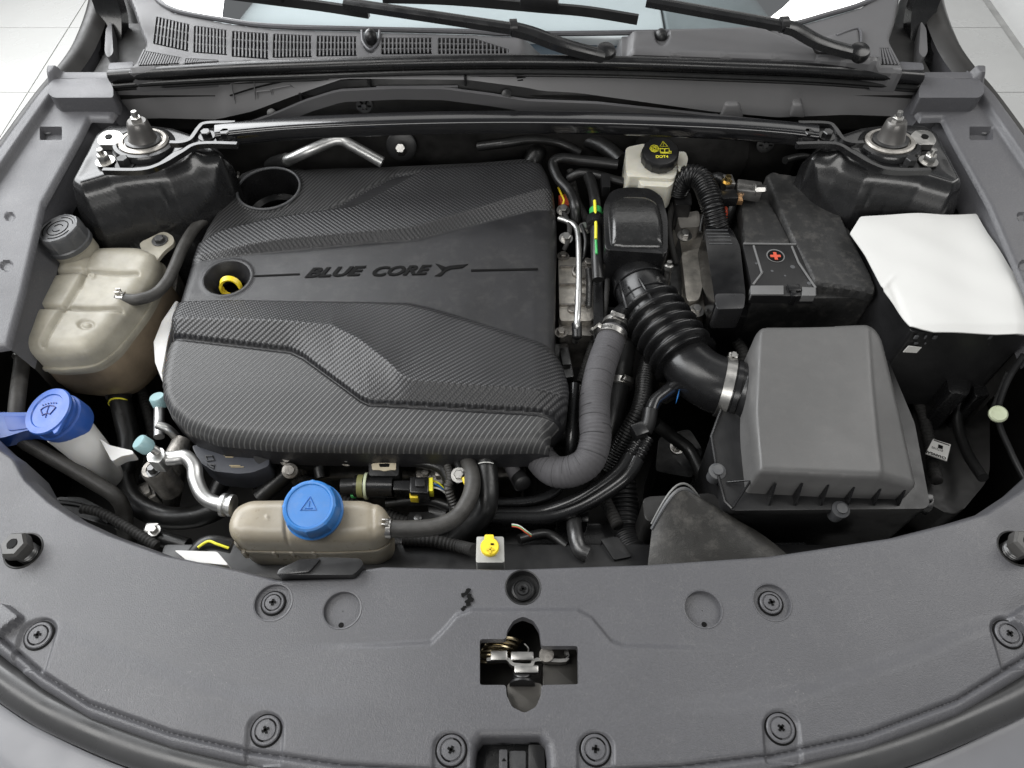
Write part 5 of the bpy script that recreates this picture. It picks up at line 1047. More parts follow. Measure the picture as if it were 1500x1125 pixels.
# moulded ribs on the elbow
for a, b_ in (((930, 398), (958, 446)), ((908, 412), (918, 452))):
    bm = BM(); tube(bm, [U(a[0], a[1], zI+.030), U((a[0]+b_[0])/2, (a[1]+b_[1])/2, zI+.0375), U(b_[0], b_[1], zI+.037)], .0022, 8); fin('moulded_rib', bm, M_['satin'], ih)
for cxy in ((938, 420), (948, 442)):
    bm = BM(); c = U(*cxy, zI); x_, y_, a_ = frame(U(958, 462, zI)-U(930, 392, zI)); tube(bm, [c+x_*math.cos(t)*.0372+y_*math.sin(t)*.0372 for t in np.linspace(0, 2*math.pi, 33)], .0016, 8, smooth=False); fin('moulded_rib', bm, M_['satin'], ih)
clamp(U(1062, 567, zI), (1, -.30, 0), .0382, .012, 'wide silver band clamp on the intake hose beside the air filter box', screw=(.3, .9, .7))
bm = BM(); tube(bm, [U(975, 420, -.05), U(978, 400, -.03), U(979, 392, -.02)], .0045, 12); lathe(bm, U(979, 394, -.02), (0, .2, 1), [(.006, 0), (.006, .006), (.0035, .007), (.0035, .012), (.0005, .012)], 14); setp(fin('sensor_stud', bm, M_['zinc']), 'silver threaded stud beside the upper intake elbow', 'stud')
# turbo hose with grey sleeve
gh = hose('sleeved_hose', [(898, 488, -.06), (892, 505, -.058), (880, 540, -.055), (872, 580, -.055), (871, 615, -.056), (872, 645, -.06), (862, 675, -.068), (838, 690, -.076), (812, 690, -.084), (792, 672, -.094), (785, 650, -.105)], .0192, 'sleeve', 'thick hose in a grey wrinkled sleeve curving in a U beside the engine cover', wrink=.0003, seg=28)
bm = BM(); pth = [U(*p) for p in [(892, 505, -.058), (880, 540, -.055), (872, 580, -.055), (871, 615, -.056), (872, 645, -.06), (862, 675, -.068), (838, 690, -.076), (812, 690, -.084), (792, 672, -.094)]]
Q = crom(pth, 12)
for k in range(6, len(Q)-4, 5):
    tg = (Q[k+1]-Q[k-1]).normalized(); x_, y_, a_ = frame(tg+Vector((random.uniform(-.12, .12), random.uniform(-.12, .12), 0)))
    t0 = random.uniform(0, 6); tube(bm, [Q[k]+(x_*math.cos(t)+y_*math.sin(t))*.01925 for t in np.linspace(t0, t0+random.uniform(1.6, 5), 18)], .00045, 5, smooth=False)
setp(fin('wrinkles', bm, mat('sleeve_fold', (.035, .034, .036), .8), gh), kind='stuff')
clamp(U(895, 494, -.058), (-.35, -1, .05), .0200, .009, 'silver worm clamp at the top of the grey sleeved hose', screw=(-.9, .2, .5))
clamp(U(902, 478, -.062), (-.35, -1, .05), .0178, .008, 'upper silver clamp above the grey sleeved hose on the intake branch', screw=(.2, .3, .9))
hose('intake_branch', [(925, 455, -.07), (912, 466, -.066), (903, 480, -.062), (897, 492, -.058)], .0175, 'satin', 'short black rubber branch joining the intake elbow to the sleeved hose', seg=24)
hose('engine_hose', [(912, 500, -.085), (908, 530, -.1), (903, 560, -.11), (898, 600, -.13), (890, 650, -.16)], .019, 'rubber', 'black hose with silver clamp dropping behind the grey sleeved hose', seg=24)
clamp(U(904, 563, -.11), (-.1, -1, -.2), .0195, .009, 'silver clamp on the black hose behind the grey sleeved hose', screw=(.6, .2, .8))
# breather and pipes
hose('breather_hose', [(952, 520, -.09), (945, 550, -.09), (942, 580, -.09), (935, 605, -.095), (920, 632, -.11), (905, 660, -.13), (890, 690, -.15)], .0115, 'rubber', 'black finely ribbed hose hanging below the intake bellows', corr=(.004, .0006))
bf = thing('quick_connector', 'black quick connector with a blue tab below the intake bellows', 'connector', U(965, 585, -.09))
bm = BM(); tube(bm, [U(1003, 558, -.07), U(985, 570, -.07)], .0125, 24, smooth=False); fin('barrel', bm, M_['satin'], bf)
bm = BM(); tube(bm, [U(987, 568, -.07), U(972, 578, -.07), U(960, 588, -.07), U(954, 602, -.07)], [.0105, .009, .0085, .0085], 20); fin('elbow', bm, M_['gloss'], bf)
bm = BM(); c = U(993, 580, -.06); obox(bm, c, (.0015, .003, 0), (.002, .007, .001), (0, 0, .004), .0004); fin('blue_tab', bm, M_['blue'], bf)
clamp(U(1000, 559, -.07), (1, .55, 0), .0128, .006, 'small silver clamp on the quick connector below the bellows', screw=(.5, -.8, .7))
pp = thing('twin_pipe', 'two black pipes joined by a coupling running forward under the sleeved hose', 'pipe', U(930, 650, -.1))
bm = BM(); tube(bm, [U(953, 600, -.07), U(950, 618, -.075), U(944, 632, -.08)], .0095, 18); fin('coupling', bm, M_['black'], pp)
bm = BM(); box(bm, U(936, 632, -.07), .018, .018, .016, .003, .4); fin('coupling_block', bm, M_['gloss'], pp)
bm = BM(); tube(bm, [U(938, 640, -.08), U(928, 655, -.082), U(920, 668, -.084)], .007, 18, corr=(.006, .0012)); fin('ribbed_end', bm, M_['gloss'], pp)
bm = BM(); tube(bm, [U(949, 642, -.08), U(941, 658, -.082), U(932, 674, -.085)], .007, 18, corr=(.006, .0012)); fin('ribbed_end', bm, M_['gloss'], pp)
bm = BM(); tube(bm, [U(921, 667, -.084), U(905, 690, -.09), U(870, 716, -.1), U(835, 736, -.11), U(790, 750, -.12), U(730, 752, -.12), U(690, 750, -.12)], .0075, 18); fin('pipe_run', bm, M_['gloss'], pp)
bm = BM(); tube(bm, [U(933, 672, -.085), U(918, 697, -.092), U(885, 722, -.104), U(845, 744, -.115), U(800, 757, -.122), U(740, 758, -.122), U(690, 757, -.12)], .0095, 18); fin('pipe_run', bm, M_['gloss'], pp)
hose('engine_pipe', [(835, 690, -.12), (818, 716, -.12), (800, 728, -.12), (770, 735, -.12), (720, 737, -.12)], .0065, 'gloss', 'slim glossy black pipe passing under the bend of the sleeved hose', 'pipe')
hose('engine_hose', [(842, 565, -.08), (840, 600, -.08), (838, 640, -.085), (836, 670, -.1)], .008, 'gloss', 'glossy black tube between the engine cover and the sleeved hose')
bm = BM(); lathe(bm, U(832, 622, -.12), (1, 0, .3), [(.03, -.02), (.032, 0), (.02, .004), (.018, .012), (.0005, .012)], 32); setp(fin('pulley', bm, M_['dark_steel']), 'dark steel disc half hidden beside the engine cover corner', 'pulley')
hose('engine_hose', [(740, 662, -.1), (748, 680, -.1), (758, 700, -.11), (764, 712, -.12)], .0095, 'sleeve', 'short grey sleeved hose beside the thick black hose')
bm = BM(); lathe(bm, U(762, 702, -.105), (.3, -.8, .4), [(.009, -.012), (.0105, -.01), (.0105, .01), (.007, .012)], 18); setp(fin('sensor_plug', bm, M_['black']), 'black sensor plug at the end of the short grey hose', 'plug')
bm = BM(); pprism(bm, [(756, 671), (768, 671), (767, 677), (757, 677)], -.11, -.12, .001); setp(fin('red_clip', bm, M_['red']), 'tiny red clip under the bend of the sleeved hose', 'clip')
for k, m in enumerate(('wmark', 'green', 'red')): hose('loose_wire', [(750, 768+k*1.5, -.1), (760, 770+k*1.5, -.098), (770, 777+k*1.5, -.1), (778, 783+k*1.5, -.105)], .0009, m, 'fine ' + {'wmark': 'white', 'green': 'green', 'red': 'red'}[m] + ' loose wire behind the radiator cover centre', 'wire')
# gearbox bits in the dark
gb = thing('gearbox', 'grey cast gearbox housing low between the battery and the engine', 'gearbox', U(990, 690, -.3))
bm = BM(); pprism(bm, rpoly([(965, 640), (1010, 628), (1030, 660), (1015, 700), (960, 690)], 6), -.24, -.38, .02); fin('casing', bm, M_['dark_steel'], gb)
bm = BM(); pprism(bm, rpoly([(985, 325), (1030, 312), (1042, 360), (1040, 455), (1010, 470), (990, 420)], 6), -.085, -.3, .008); fin('upper_casing', bm, M_['cast_light'], gb)
bm = BM(); pprism(bm, rpoly([(998, 370), (1030, 362), (1034, 395), (1024, 440), (1006, 442)], 6), -.068, -.1, .01); fin('rib_block', bm, M_['cast_light'], gb)
bm = BM(); pprism(bm, rpoly([(978, 395), (995, 345), (1000, 380), (998, 450), (985, 430)], 4), -.082, -.3, .005); fin('side_web', bm, M_['dark_steel'], gb)
bm = BM(); pprism(bm, rpoly([(992, 314), (1024, 308), (1026, 332), (996, 334)], 5), -.06, -.1, .003); fin('round_boss', bm, mat('boss_cast', (.42, .40, .37), .5, .6), gb)
hose('radiator_pipe', [(840, 760, -.13), (843, 785, -.12), (850, 805, -.12), (862, 812, -.12)], .0095, 'dark_steel', 'dark steel stub pipe just behind the radiator cover', 'pipe')
bm = BM(); pprism(bm, rpoly([(815, 745), (862, 748), (862, 764), (815, 764)], 3), -.13, -.2, .003); setp(fin('radiator_tank', bm, M_['satin']), 'ribbed grey end of the radiator tank', 'radiator tank')
hose('fan_harness', [(908, 700, -.16), (912, 740, -.17), (916, 780, -.17), (930, 815, -.16)], .02, 'black', 'ribbed black duct falling beside the air duct', 'duct', corr=(.007, .0012), seg=24)
bm = BM(); pprism(bm, rpoly([(880, 790), (905, 786), (925, 815), (900, 820)], 3), -.12, -.18, .003); setp(fin('radiator_bracket', bm, M_['black']), 'grey bracket on the radiator behind the cover edge', 'bracket')
# cold-air duct
cdt = thing('air_duct', 'grey brown flared air duct diving under the radiator cover', 'air duct', U(1010, 790, -.1))
bm = BM(); rows = []
for k in range(15):
    t = k/9; L_ = Vector(U(955+(-8)*t, 775+70*t, -.075-.015*t)); R_ = Vector(U(1034+t*130, 752+70*t-15*math.sin(math.pi*min(t, 1.0)), -.075-.01*t)); mid = (L_+R_)/2
    rows.append([L_.lerp(R_, j/16)+Vector((0, (.026-.012*t)*math.sin(math.pi*j/16), (.030-.012*t)*math.sin(math.pi*j/16))) for j in range(17)])
loft(bm, rows); fin('duct', bm, mat('duct_plastic', (.022, .021, .019), .5, var=.2, vs=30, bump=.25, bs=700, dust=.2), cdt, 80)
bm = BM(); P = [p+Vector((0, .002, .0008)) for p in rows[0]] if False else [p.co.copy() if hasattr(p, 'co') else p for p in rows[0]]
tube(bm, P, .0022, 8, smooth=False); fin('mouth_rim', bm, M_['cap_grey'], cdt)
bm = BM(); tube(bm, [p+Vector((0, .006, .001)) for p in P], .0013, 8, smooth=False); fin('seal_ring', bm, mat('duct_ring', (.16, .16, .155), .4), cdt)
bm = BM(); pprism(bm, rpoly([(940, 728), (1050, 722), (1060, 760), (945, 765)], 12), -.085, -.2, .01); fin('dark_backing', bm, M_['deep'], cdt)  # added dark box, stands for the blackness behind the duct mouth
# ================================================================== air filter box
af = thing('air_filter_box', 'square black air filter box with a smooth raised lid', 'air filter box', U(1215, 640, -.2))
lt = rpoly([(1112, 476), (1284, 472), (1298, 486), (1332, 590), (1358, 694), (1352, 700), (1240, 697), (1110, 690), (1100, 605), (1104, 500)], [12, 12, 10, 40, 5, 5, 30, 6, 30, 12], 5)
def hl_(X, Y, d, WX, WY):
    f = np.interp(Y, [480, 560, 640, 690], [1272, 1278, 1286, 1292])
    z = -edge_round(d, .008)-.020*np.clip((X-f)/62, 0, 1)-.002*sstep(-6, 6, X-f)
    l = np.interp(Y, [480, 600, 690], [1116, 1110, 1116]); z = z-.010*np.clip((l-X)/12, 0, 1)
    return z+.0012*np.sin((WX*30))*np.sin(WY*24)
sheet('lid', lt, .0, hl_, M_['lid'], 2.4, skirt=.056, parent=af, angle=60, flare=.004)
fl = rpoly([(1085, 530), (1300, 525), (1340, 620), (1362, 738), (1355, 745), (1072, 748), (1062, 738), (1040, 640)], 6)
bm = BM(); pprism(bm, fl, -.052, -.060, .0015); fin('flange', bm, M_['black'], af)
bm = BM(); pprism(bm, fl, -.061, -.28, .004, inset=-.06); fin('lower_case', bm, M_['black'], af)
for x in (1127, 1165, 1203, 1241, 1280, 1316):
    bm = BM(); a = U(x, 741, -.052); P = [a, a+Vector((0, .001, .004)), Vector((a.x+.0005, a.y+.012, -.020)), Vector((a.x+.0005, a.y+.018, -.052))]
    prism(bm, [p+Vector((.0012, 0, 0)) for p in P], [p-Vector((.0012, 0, 0)) for p in P]); fin('stiffener', bm, M_['satin'], af)
for x, y in ((1232, 746), (1051, 690)):
    bm = BM(); lathe(bm, U(x, y, -.05), (0, -.1, 1), [(.0085, -.02), (.0085, -.004), (.010, -.003), (.010, 0), (.006, .001), (.006, .004), (.0005, .004)], 20); fin('case_screw', bm, M_['cap_grey'], af)
bm = BM(); tube(bm, [U(1072, 745, -.051), U(1062, 735, -.051), U(1050, 690, -.051), U(1042, 640, -.051), U(1062, 585, -.051)], .0022, 8, smooth=False); fin('flange_edge', bm, M_['satin'], af)
bm = BM(); tube(bm, [U(1066, 706, -.05), U(1100, 704, -.03), U(1074, 742, -.05)], .0016, 8, smooth=False); fin('corner_web', bm, M_['satin'], af)
bm = BM(); lathe(bm, U(1102, 580, zI), (1, -.28, 0), [(.034, -.02), (.041, -.008), (.042, .0), (.042, .03)], 36); fin('outlet', bm, M_['satin'], af)
# ================================================================== battery
ba = thing('battery', 'black covered battery with a clipped terminal lid and scuffed top', 'battery', U(1190, 400, -.2))
bm = BM(); pprism(bm, rpoly([(1084, 290), (1128, 262), (1212, 268), (1284, 428), (1280, 436), (1102, 438), (1095, 380)], 4), -.035, -.2, .003); fin('case', bm, M_['battery'], ba)
def hbt(X, Y, d, WX, WY): return -edge_round(d, .005)+.0015*np.sin(WX*90+2)*np.sin(WY*55)+.002*np.sin(WY*22)
sheet('flap', rpoly([(1121, 258), (1130, 251), (1206, 261), (1250, 345), (1284, 420), (1283, 428), (1193, 415), (1160, 345)], 3), -.018, hbt, M_['battery'], 2.4, skirt=.014, parent=ba)
sheet('terminal_flap', rpoly([(1082, 296), (1092, 287), (1124, 289), (1140, 310), (1163, 356), (1090, 356), (1088, 330)], 3), -.026, hbt, M_['battery'], 2.4, skirt=.012, parent=ba)
bm = BM(); pprism(bm, rpoly([(1088, 358), (1166, 359), (1196, 421), (1196, 434), (1099, 433), (1100, 412)], 3), -.021, -.036, .0012); pl = fin('terminal_lid', bm, M_['black'], ba)
grm = mat('lid_edge_grey', (.13, .13, .13), .45)
for q in ([(1089, 357), (1166, 358)], [(1104, 360), (1116, 400), (1103, 417)], [(1160, 361), (1170, 385), (1195, 422)]):
    bm = BM(); tube(bm, [U(x, y, -.0205) for x, y in q], .0016, 8, smooth=False); fin('lid_edge', bm, grm, pl)
bm = BM(); pprism(bm, [(1100, 418), (1148, 418), (1148, 431), (1100, 431)], -.0185, -.03, .0005); fin('lid_lip', bm, grm, pl)
bm = BM(); pprism(bm, [(1175, 420), (1195, 421), (1195, 433), (1175, 433)], -.0185, -.03, .0005); fin('lid_lip', bm, grm, pl)
bm = BM(); box(bm, U(1162, 424, -.022), .016, .012, .01, .001); box(bm, U(1160, 436, -.028), .007, .012, .02, .001); fin('clip', bm, M_['satin'], pl)
bm = BM(); lathe(bm, U(1136, 375, -.0208), (0, 0, 1), [(.0125, 0), (.0125, .0007), (.0005, .0008)], 30); fin('plus_disc', bm, grm, pl)
bm = BM(); lathe(bm, U(1136, 375, -.0202), (0, 0, 1), [(.0108, 0), (.0108, .0004), (.0005, .0005)], 30); fin('plus_field', bm, M_['ink'], pl)
bm = BM(); c = U(1136, 375, -.0194); box(bm, c, .014, .0042, .0007); box(bm, c, .0042, .014, .0008); fin('plus_sign', bm, M_['red'], pl)
bm = BM()
for x, y, r in ((1161, 391, .0034), (1108, 386, .002), (1131, 397, .002), (1117, 398, .0014), (1150, 404, .0016), (1185, 415, .003), (1112, 407, .0012)): lathe(bm, U(x, y, -.0208), (0, 0, 1), [(r, 0), (r, .0003), (.0003, .0004)], 10)
fin('white_specks', bm, M_['cap_grey'], pl)
tn = thing('battery_terminal', 'zinc battery terminal clamp at the rear corner of the battery', 'terminal', U(1090, 275, -.03))
bm = BM(); box(bm, U(1096, 279, -.01), .036, .026, .018, .003, -.2); fin('clamp_body', bm, M_['zinc'], tn)
bm = BM(); hexbolt(bm, U(1107, 277, -.0), (1, -.2, .2), .006, .014); fin('clamp_nut', bm, M_['zinc'], tn)
bm = BM(); box(bm, U(1066, 270, -.006), .014, .022, .02, .002, .1); fin('cable_lug', bm, M_['zinc'], tn)
bm = BM(); hexbolt(bm, U(1065, 266, .004), (0, 0, 1), .005, .01); fin('stud', bm, mat('brass', (.6, .45, .2), .3, 1), tn)
bm = BM(); box(bm, U(1066, 290, -.01), .024, .02, .016, .002, .1); fin('sensor_case', bm, M_['satin'], tn)
bm = BM(); box(bm, U(1082, 294, -.016), .01, .01, .008, .001); fin('copper_tag', bm, mat('copper', (.5, .3, .15), .4, .8), tn)
hose('battery_cable', [(1045, 262, -.02), (1055, 262, -.015), (1068, 275, -.02), (1070, 300, -.03), (1062, 320, -.05)], .009, 'rubber', 'black battery cable looping off the zinc terminal', 'cable')
hose('battery_cable', [(1062, 300, -.025), (1064, 310, -.03), (1062, 325, -.05)], .0022, 'red', 'thin red wire beside the black battery cable', 'wire')
# fuse-like black module and corrugated loom
hm = thing('harness_cover', 'long glossy black harness cover beside the battery', 'harness cover', U(1065, 400, -.1))
bm = BM(); pprism(bm, rpoly([(1031, 333), (1070, 332), (1084, 360), (1092, 430), (1090, 448), (1048, 449), (1044, 420), (1036, 370)], 6), -.022, -.07, .006); fin('cover', bm, mat('harness_gloss', (.004, .004, .0045), .2, var=.3), hm, 40)
bm = BM(); pprism(bm, rpoly([(1047, 430), (1092, 430), (1090, 452), (1050, 453)], 5), -.0205, -.06, .007); fin('end_cap', bm, mat('harness_cap', (.02, .02, .021), .3), hm)
bm = BM(); pprism(bm, rpoly([(1040, 445), (1098, 445), (1094, 465), (1044, 462)], 3), -.06, -.2, .003); fin('foot', bm, M_['black'], hm)
bm = BM()
for j in range(5): tube(bm, [U(1034+j*1.2, 337+j*5, -.0218), U(1066+j*1.6, 337+j*5, -.0218)], .0008, 6, smooth=False)
fin('moulded_lines', bm, M_['cap_grey'], hm)
hose('corrugated_conduit', [(992, 280, -.03), (998, 266, -.012), (1010, 258, 0), (1026, 262, .004), (1037, 282, -.002), (1044, 305, -.012), (1050, 330, -.03), (1052, 345, -.045)], .0158, 'satin', 'shiny black corrugated conduit arching beside the battery', 'conduit', corr=(.0042, .0013), seg=24)
bm = BM(); pprism(bm, rpoly([(986, 280), (1012, 282), (1014, 300), (990, 300)], 3), -.035, -.09, .003); setp(fin('conduit_bracket', bm, M_['black']), 'black bracket holding the near end of the corrugated conduit', 'bracket')
# ================================================================== fuse box with paper
fb = thing('fuse_box', 'black fuse box below the white paper sheet', 'fuse box', U(1380, 460, -.1))
bm = BM(); pprism(bm, rpoly([(1262, 318), (1432, 318), (1468, 395), (1510, 480), (1510, 492), (1335, 486), (1300, 428)], 5), -.002, -.16, .004); fin('case', bm, M_['black'], fb)
for x, y in ((1312, 309), (1380, 309)):
    bm = BM(); tube(bm, [U(x-14, 303, -.016), U(x-8, 312, -.012)], .002, 8, smooth=False); tube(bm, [U(x-4, 309, -.014), U(x+8, 309, -.014)], .002, 8, smooth=False); tube(bm, [U(x+12, 303, -.016), U(x+18, 312, -.012)], .002, 8, smooth=False); fin('latch', bm, M_['satin'], fb)
for x in (1342, 1355.5, 1369.5, 1450, 1463): 
    for y, hh in ((494, .006), (503, .003)):
        if y == 503 and x > 1365 and x < 1400: continue
        bm = BM(); p = Vector(U(x, y, -.03)); yf = U(1370, 488, -.002).y-.0015
        p = UY(x, y, yf); box(bm, p, .0045 if x != 1355.5 else .0015, .002, hh, .0004); fin('slot_light', bm, M_['cap_grey'], fb)
bm = BM(); P = [UY(x, y, U(1370, 488, -.002).y-.0025) for x, y in ((1331, 507), (1350, 509), (1343, 517), (1323, 516))]; prism(bm, P, [p+Vector((0, .0008, 0)) for p in P]); lb_ = fin('small_label', bm, M_['label'], fb)
pa = [(1262, 314), (1345, 313), (1430, 314), (1449, 345), (1476, 385), (1510, 432), (1506, 486), (1462, 487), (1409, 485), (1370, 484), (1354, 480), (1336, 474), (1318, 450), (1298, 422), (1285, 395), (1271, 369), (1249, 334)]
def hp_(X, Y, d, WX, WY):
    l = np.interp(Y, [314, 334, 369, 422, 474, 487], [1290, 1296, 1312, 1330, 1350, 1356])
    z = -.010*np.clip((l+25-X)/75, 0, 1)**2
    z = z+.0016*np.exp(-(((X-1306)+(Y-407)*.9)/4)**2)*sstep(395, 410, Y)*sstep(440, 425, Y)-.002*np.exp(-(((X-1318)-(Y-440)*.4)/5)**2)*sstep(400, 430, Y)
    r = np.interp(Y, [314, 400, 487], [1435, 1478, 1490]); z = z-.006*np.clip((X-r)/30, 0, 1)**1.5
    z = z+.0012*np.sin(WX*70+WY*40)*np.sin(WY*50)-.003*np.clip((Y-474)/12, 0, 1)
    return z
sheet('white_paper', pa, .010, hp_, M_['paper'], 2.4, skirt=.0015, angle=50)
wp = C.objects['white_paper']; setp(wp, 'creased blank white paper sheet covering the fuse box', 'paper')
# shade clutter behind
hose('engine_hose', [(780, 240, -.06), (785, 225, -.05), (790, 215, -.06)], .016, 'rubber', 'stubby black hose behind the rear corner of the engine cover')
bm = BM(); pprism(bm, [(1180, 258), (1200, 252), (1204, 268), (1190, 268)], -.02, -.03, .001); setp(fin('paper_tag', bm, mat('tag', (.5, .48, .42), .6)), 'pale tag behind the rear edge of the battery', 'tag')
bm = BM(); box(bm, U(1246, 318, -.03), .02, .02, .03, .006); setp(fin('tower_bracket', bm, M_['dark_steel']), 'dark steel bracket between the battery and the fuse box', 'bracket')
bm = BM(); lathe(bm, U(276, 310, -.04), (.4, -.5, .6), [(.012, -.01), (.012, 0), (.0005, .002)], 24); setp(fin('body_grommet', bm, M_['gloss']), 'round black grommet on the tower wall behind the coolant tank', 'grommet')

# ================================================================== more of what fills the dark gaps
rad = thing('radiator', 'dark finned radiator core low behind the radiator cover edge', 'radiator', (0, .33, -.3))
bm = BM(); box(bm, (0, .335, -.27), .8, .035, .24, .003); fin('core', bm, M_['dark_steel'], rad)
bm = BM()
for k in range(90): box(bm, (-.39+k*.0087, .356, -.27), .0016, .008, .23)
setp(fin('fins', bm, M_['dark_steel'], rad), kind='stuff')
bm = BM(); box(bm, (0, .335, -.14), .84, .045, .03, .006); fin('top_tank', bm, M_['black'], rad)
fan = thing('fan_shroud', 'black ribbed fan shroud behind the radiator', 'fan shroud', (0, .39, -.3))
bm = BM(); box(bm, (.02, .385, -.17), .7, .03, .02, .004); fin('top_rail', bm, M_['satin'], fan)
for k in range(8):
    bm = BM(); box(bm, (-.28+k*.085, .392, -.24), .006, .03, .14, .001); fin('rib', bm, M_['black'], fan)
def wire(name, pts, r, m, label, cat='wire', **kw): return hose(name, pts, r, m, label, cat, **kw)
M_['tape'] = mat('cloth_loom_tape', (.022, .021, .02), .7, var=.3, vs=90, bump=.5, bs=1200)
for pts, r, m, lb, ct_ in (
    ([(300, 330, -.07), (285, 318, -.06), (262, 308, -.06), (240, 316, -.08), (232, 330, -.1)], .006, 'tape', 'taped loom on the tower wall behind the coolant tank ear', 'cable'),
    ([(205, 560, -.18), (215, 600, -.18), (222, 640, -.19), (212, 700, -.2), (200, 730, -.22)], .007, 'tape', 'taped loom dropping between the thick black hose and the aluminium pipe', 'cable'),
    ([(120, 745, -.13), (150, 752, -.13), (190, 775, -.13), (230, 800, -.13)], .006, 'tape', 'taped loom along the inner edge of the radiator cover by the washer neck', 'cable'),
    ([(440, 700, -.13), (470, 715, -.13), (505, 735, -.14), (560, 752, -.15), (620, 772, -.15)], .008, 'tape', 'taped loom behind the beige reservoir heading for the braided hose', 'cable'),
    ([(590, 790, -.12), (630, 792, -.12), (670, 800, -.12), (695, 806, -.1)], .0075, 'tape', 'mesh covered cable between the beige reservoir and the yellow cap bracket', 'cable'),
    ([(760, 790, -.12), (800, 782, -.13), (830, 800, -.13)], .006, 'rubber', 'short black hose right of the yellow cap bracket', 'hose'),
    ([(905, 770, -.14), (890, 740, -.15), (880, 715, -.16), (870, 690, -.18)], .008, 'tape', 'taped loom rising beside the ribbed black duct', 'cable'),
    ([(960, 620, -.13), (985, 640, -.15), (1010, 660, -.16), (1030, 700, -.16), (1040, 735, -.16)], .009, 'rubber', 'black hose curling in the gap beside the air filter box', 'hose'),
    ([(1045, 470, -.13), (1070, 490, -.12), (1090, 520, -.12), (1080, 545, -.14)], .008, 'tape', 'taped loom below the harness cover', 'cable'),
    ([(1100, 455, -.1), (1140, 462, -.1), (1200, 465, -.1), (1260, 462, -.1)], .006, 'tape', 'taped loom along the front foot of the battery', 'cable'),
    ([(1312, 520, -.12), (1330, 560, -.15), (1350, 600, -.17), (1362, 650, -.18), (1372, 705, -.17)], .008, 'tape', 'taped loom falling from the fuse box past the printed label', 'cable'),
    ([(1400, 520, -.11), (1412, 560, -.13), (1402, 610, -.16), (1415, 660, -.16), (1440, 700, -.14)], .007, 'rubber', 'black drain hose in the corner well beside the fuse box', 'hose'),
    ([(1440, 520, -.09), (1455, 545, -.1), (1452, 580, -.12)], .005, 'tape', 'thin taped loom under the fuse box corner', 'cable'),
    ([(1150, 235, -.02), (1180, 230, -.03), (1210, 245, -.05)], .006, 'rubber', 'black hose in the shade between the firewall and the battery', 'hose'),
    ([(700, 215, -.03), (740, 210, -.02), (780, 205, -.02), (820, 210, -.03), (850, 225, -.04)], .007, 'rubber', 'black hose in the shade behind the engine cover', 'hose'),
    ([(860, 470, -.1), (868, 500, -.1), (860, 530, -.1), (850, 560, -.11)], .006, 'tape', 'taped loom between throttle body and sleeved hose', 'cable'),
    ([(835, 250, -.05), (845, 290, -.06), (858, 320, -.06), (860, 360, -.07)], .005, 'tape', 'taped loom beside the black loop hose', 'cable')):
    wire('wiring_loom' if ct_ == 'cable' else 'engine_hose', pts, r, m, lb, ct_, corr=(.005, .0004) if m == 'tape' else None)
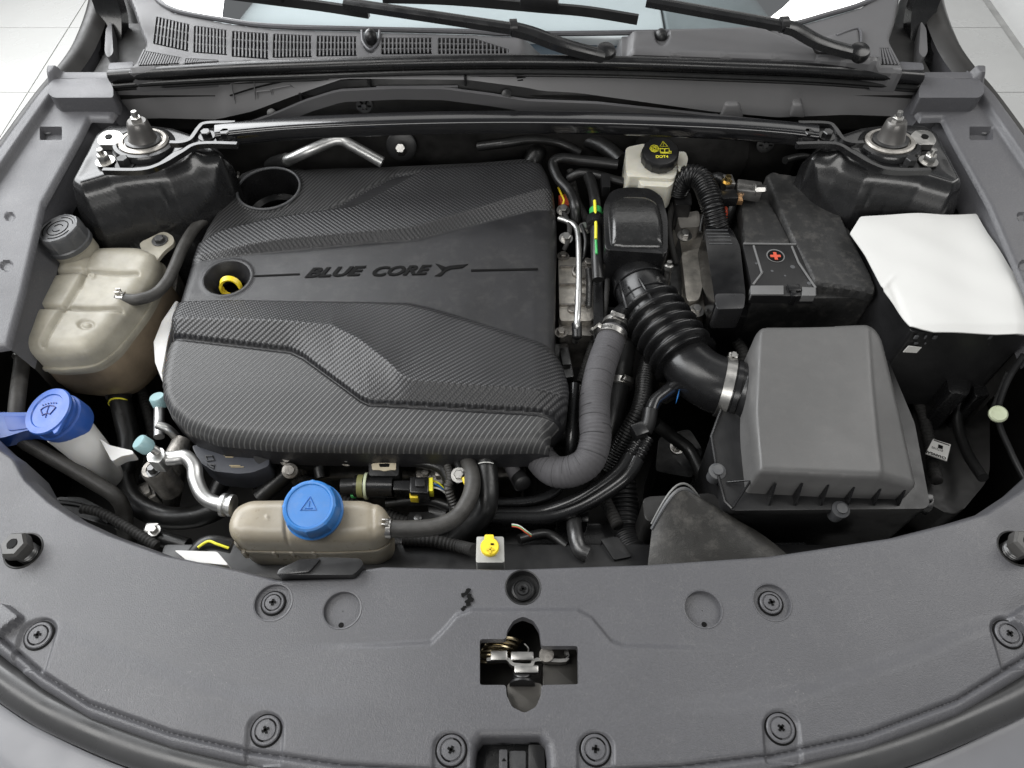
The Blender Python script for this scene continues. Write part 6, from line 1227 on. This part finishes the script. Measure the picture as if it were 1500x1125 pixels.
for (x, y, z, sx, sy, sz, rz, m, lb) in (
    (1345, 735, -.12, .03, .02, .02, -.4, 'satin', 'black clip block at the right corner of the air filter box'),
    (215, 728, -.2, .03, .03, .03, .5, 'cast', 'grey casting lug below the washer neck'),
    (640, 705, -.13, .05, .03, .04, .1, 'cast', 'grey casting behind the wiring connector'),
    (450, 672, -.12, .06, .04, .03, 0, 'black', 'black housing under the front lip of the engine cover'),
    (820, 540, -.12, .03, .06, .04, .1, 'dark_steel', 'dark steel bracket between the engine cover and sleeved hose'),
    (1055, 300, -.05, .03, .05, .05, .1, 'black', 'black junction box at the rear corner of the battery'),
    (965, 470, -.14, .05, .05, .04, .4, 'cast', 'grey casting below the intake bellows')):
    bm = BM(); c = U(x, y, z); box(bm, c, sx, sy, sz, .004, rz); box(bm, c+Vector((.2*sx, 0, sz*.55)), sx*.4, sy*.5, sz*.4, .002, rz); hexbolt(bm, c+Vector((-.25*sx, 0, sz*.5)), (0, 0, 1), .005, .005)
    setp(fin('bolted_bracket', bm, M_[m]), lb, 'bracket')

# castings, lugs and wiring round the throttle
for k, (x, y, r) in enumerate(((845, 400, .014), (845, 440, .010), (832, 455, .007))):
    bm = BM(); lathe(bm, U(x+6, y, -.076), (0, 0, 1), [(r, 0), (r, .005), (r*.8, .006), (r*.7, .003), (.0005, .003)], 24); fin('cast_boss', bm, M_['cast'], tb_)
for y in (392, 418, 448):
    bm = BM(); obox(bm, U(838, y, -.0745), (.018, 0, 0), (0, .0012, 0), (0, 0, .004), .0005); fin('cast_rib', bm, M_['cast'], tb_)
bm = BM(); tube(bm, [U(862, 395, -.066), U(863, 420, -.064), U(862, 450, -.066)], .004, 12, corr=(.0036, .0009)); fin('return_spring', bm, M_['dark_steel'], tb_)
for pts, r, m, lb in (([(826, 312, -.05), (834, 330, -.045), (832, 352, -.05), (826, 366, -.06)], .0035, 'tape', 'taped wire behind the thin metal pipe'),
                      ([(852, 330, -.04), (858, 350, -.04), (856, 372, -.05), (850, 384, -.06)], .003, 'rubber', 'fine black wire by the silver bolt'),
                      ([(884, 372, -.05), (890, 400, -.06), (888, 440, -.07), (884, 470, -.075)], .004, 'tape', 'taped wire beside the upper intake elbow'),
                      ([(985, 300, -.05), (980, 330, -.05), (984, 360, -.06), (990, 385, -.08)], .0045, 'tape', 'taped wire between the resonator box and the gearbox casting'),
                      ([(1040, 300, -.03), (1030, 318, -.04), (1026, 340, -.05)], .003, 'rubber', 'fine black wire beside the corrugated conduit')):
    wire('engine_wire', pts, r, m, lb)
for x, y, z, lb in ((1003, 345, -.058, 'hex bolt on the rear of the gearbox casting'), (1020, 455, -.075, 'hex bolt on the front of the gearbox casting'), (992, 655, -.237, 'hex bolt on the low gearbox casing'), (758, 690, -.15, 'hex bolt on the front engine casting')):
    bm = BM(); hexbolt(bm, U(x, y, z), (0, -.1, 1), .007, .008); setp(fin('engine_bolt', bm, M_['zinc']), lb, 'bolt')
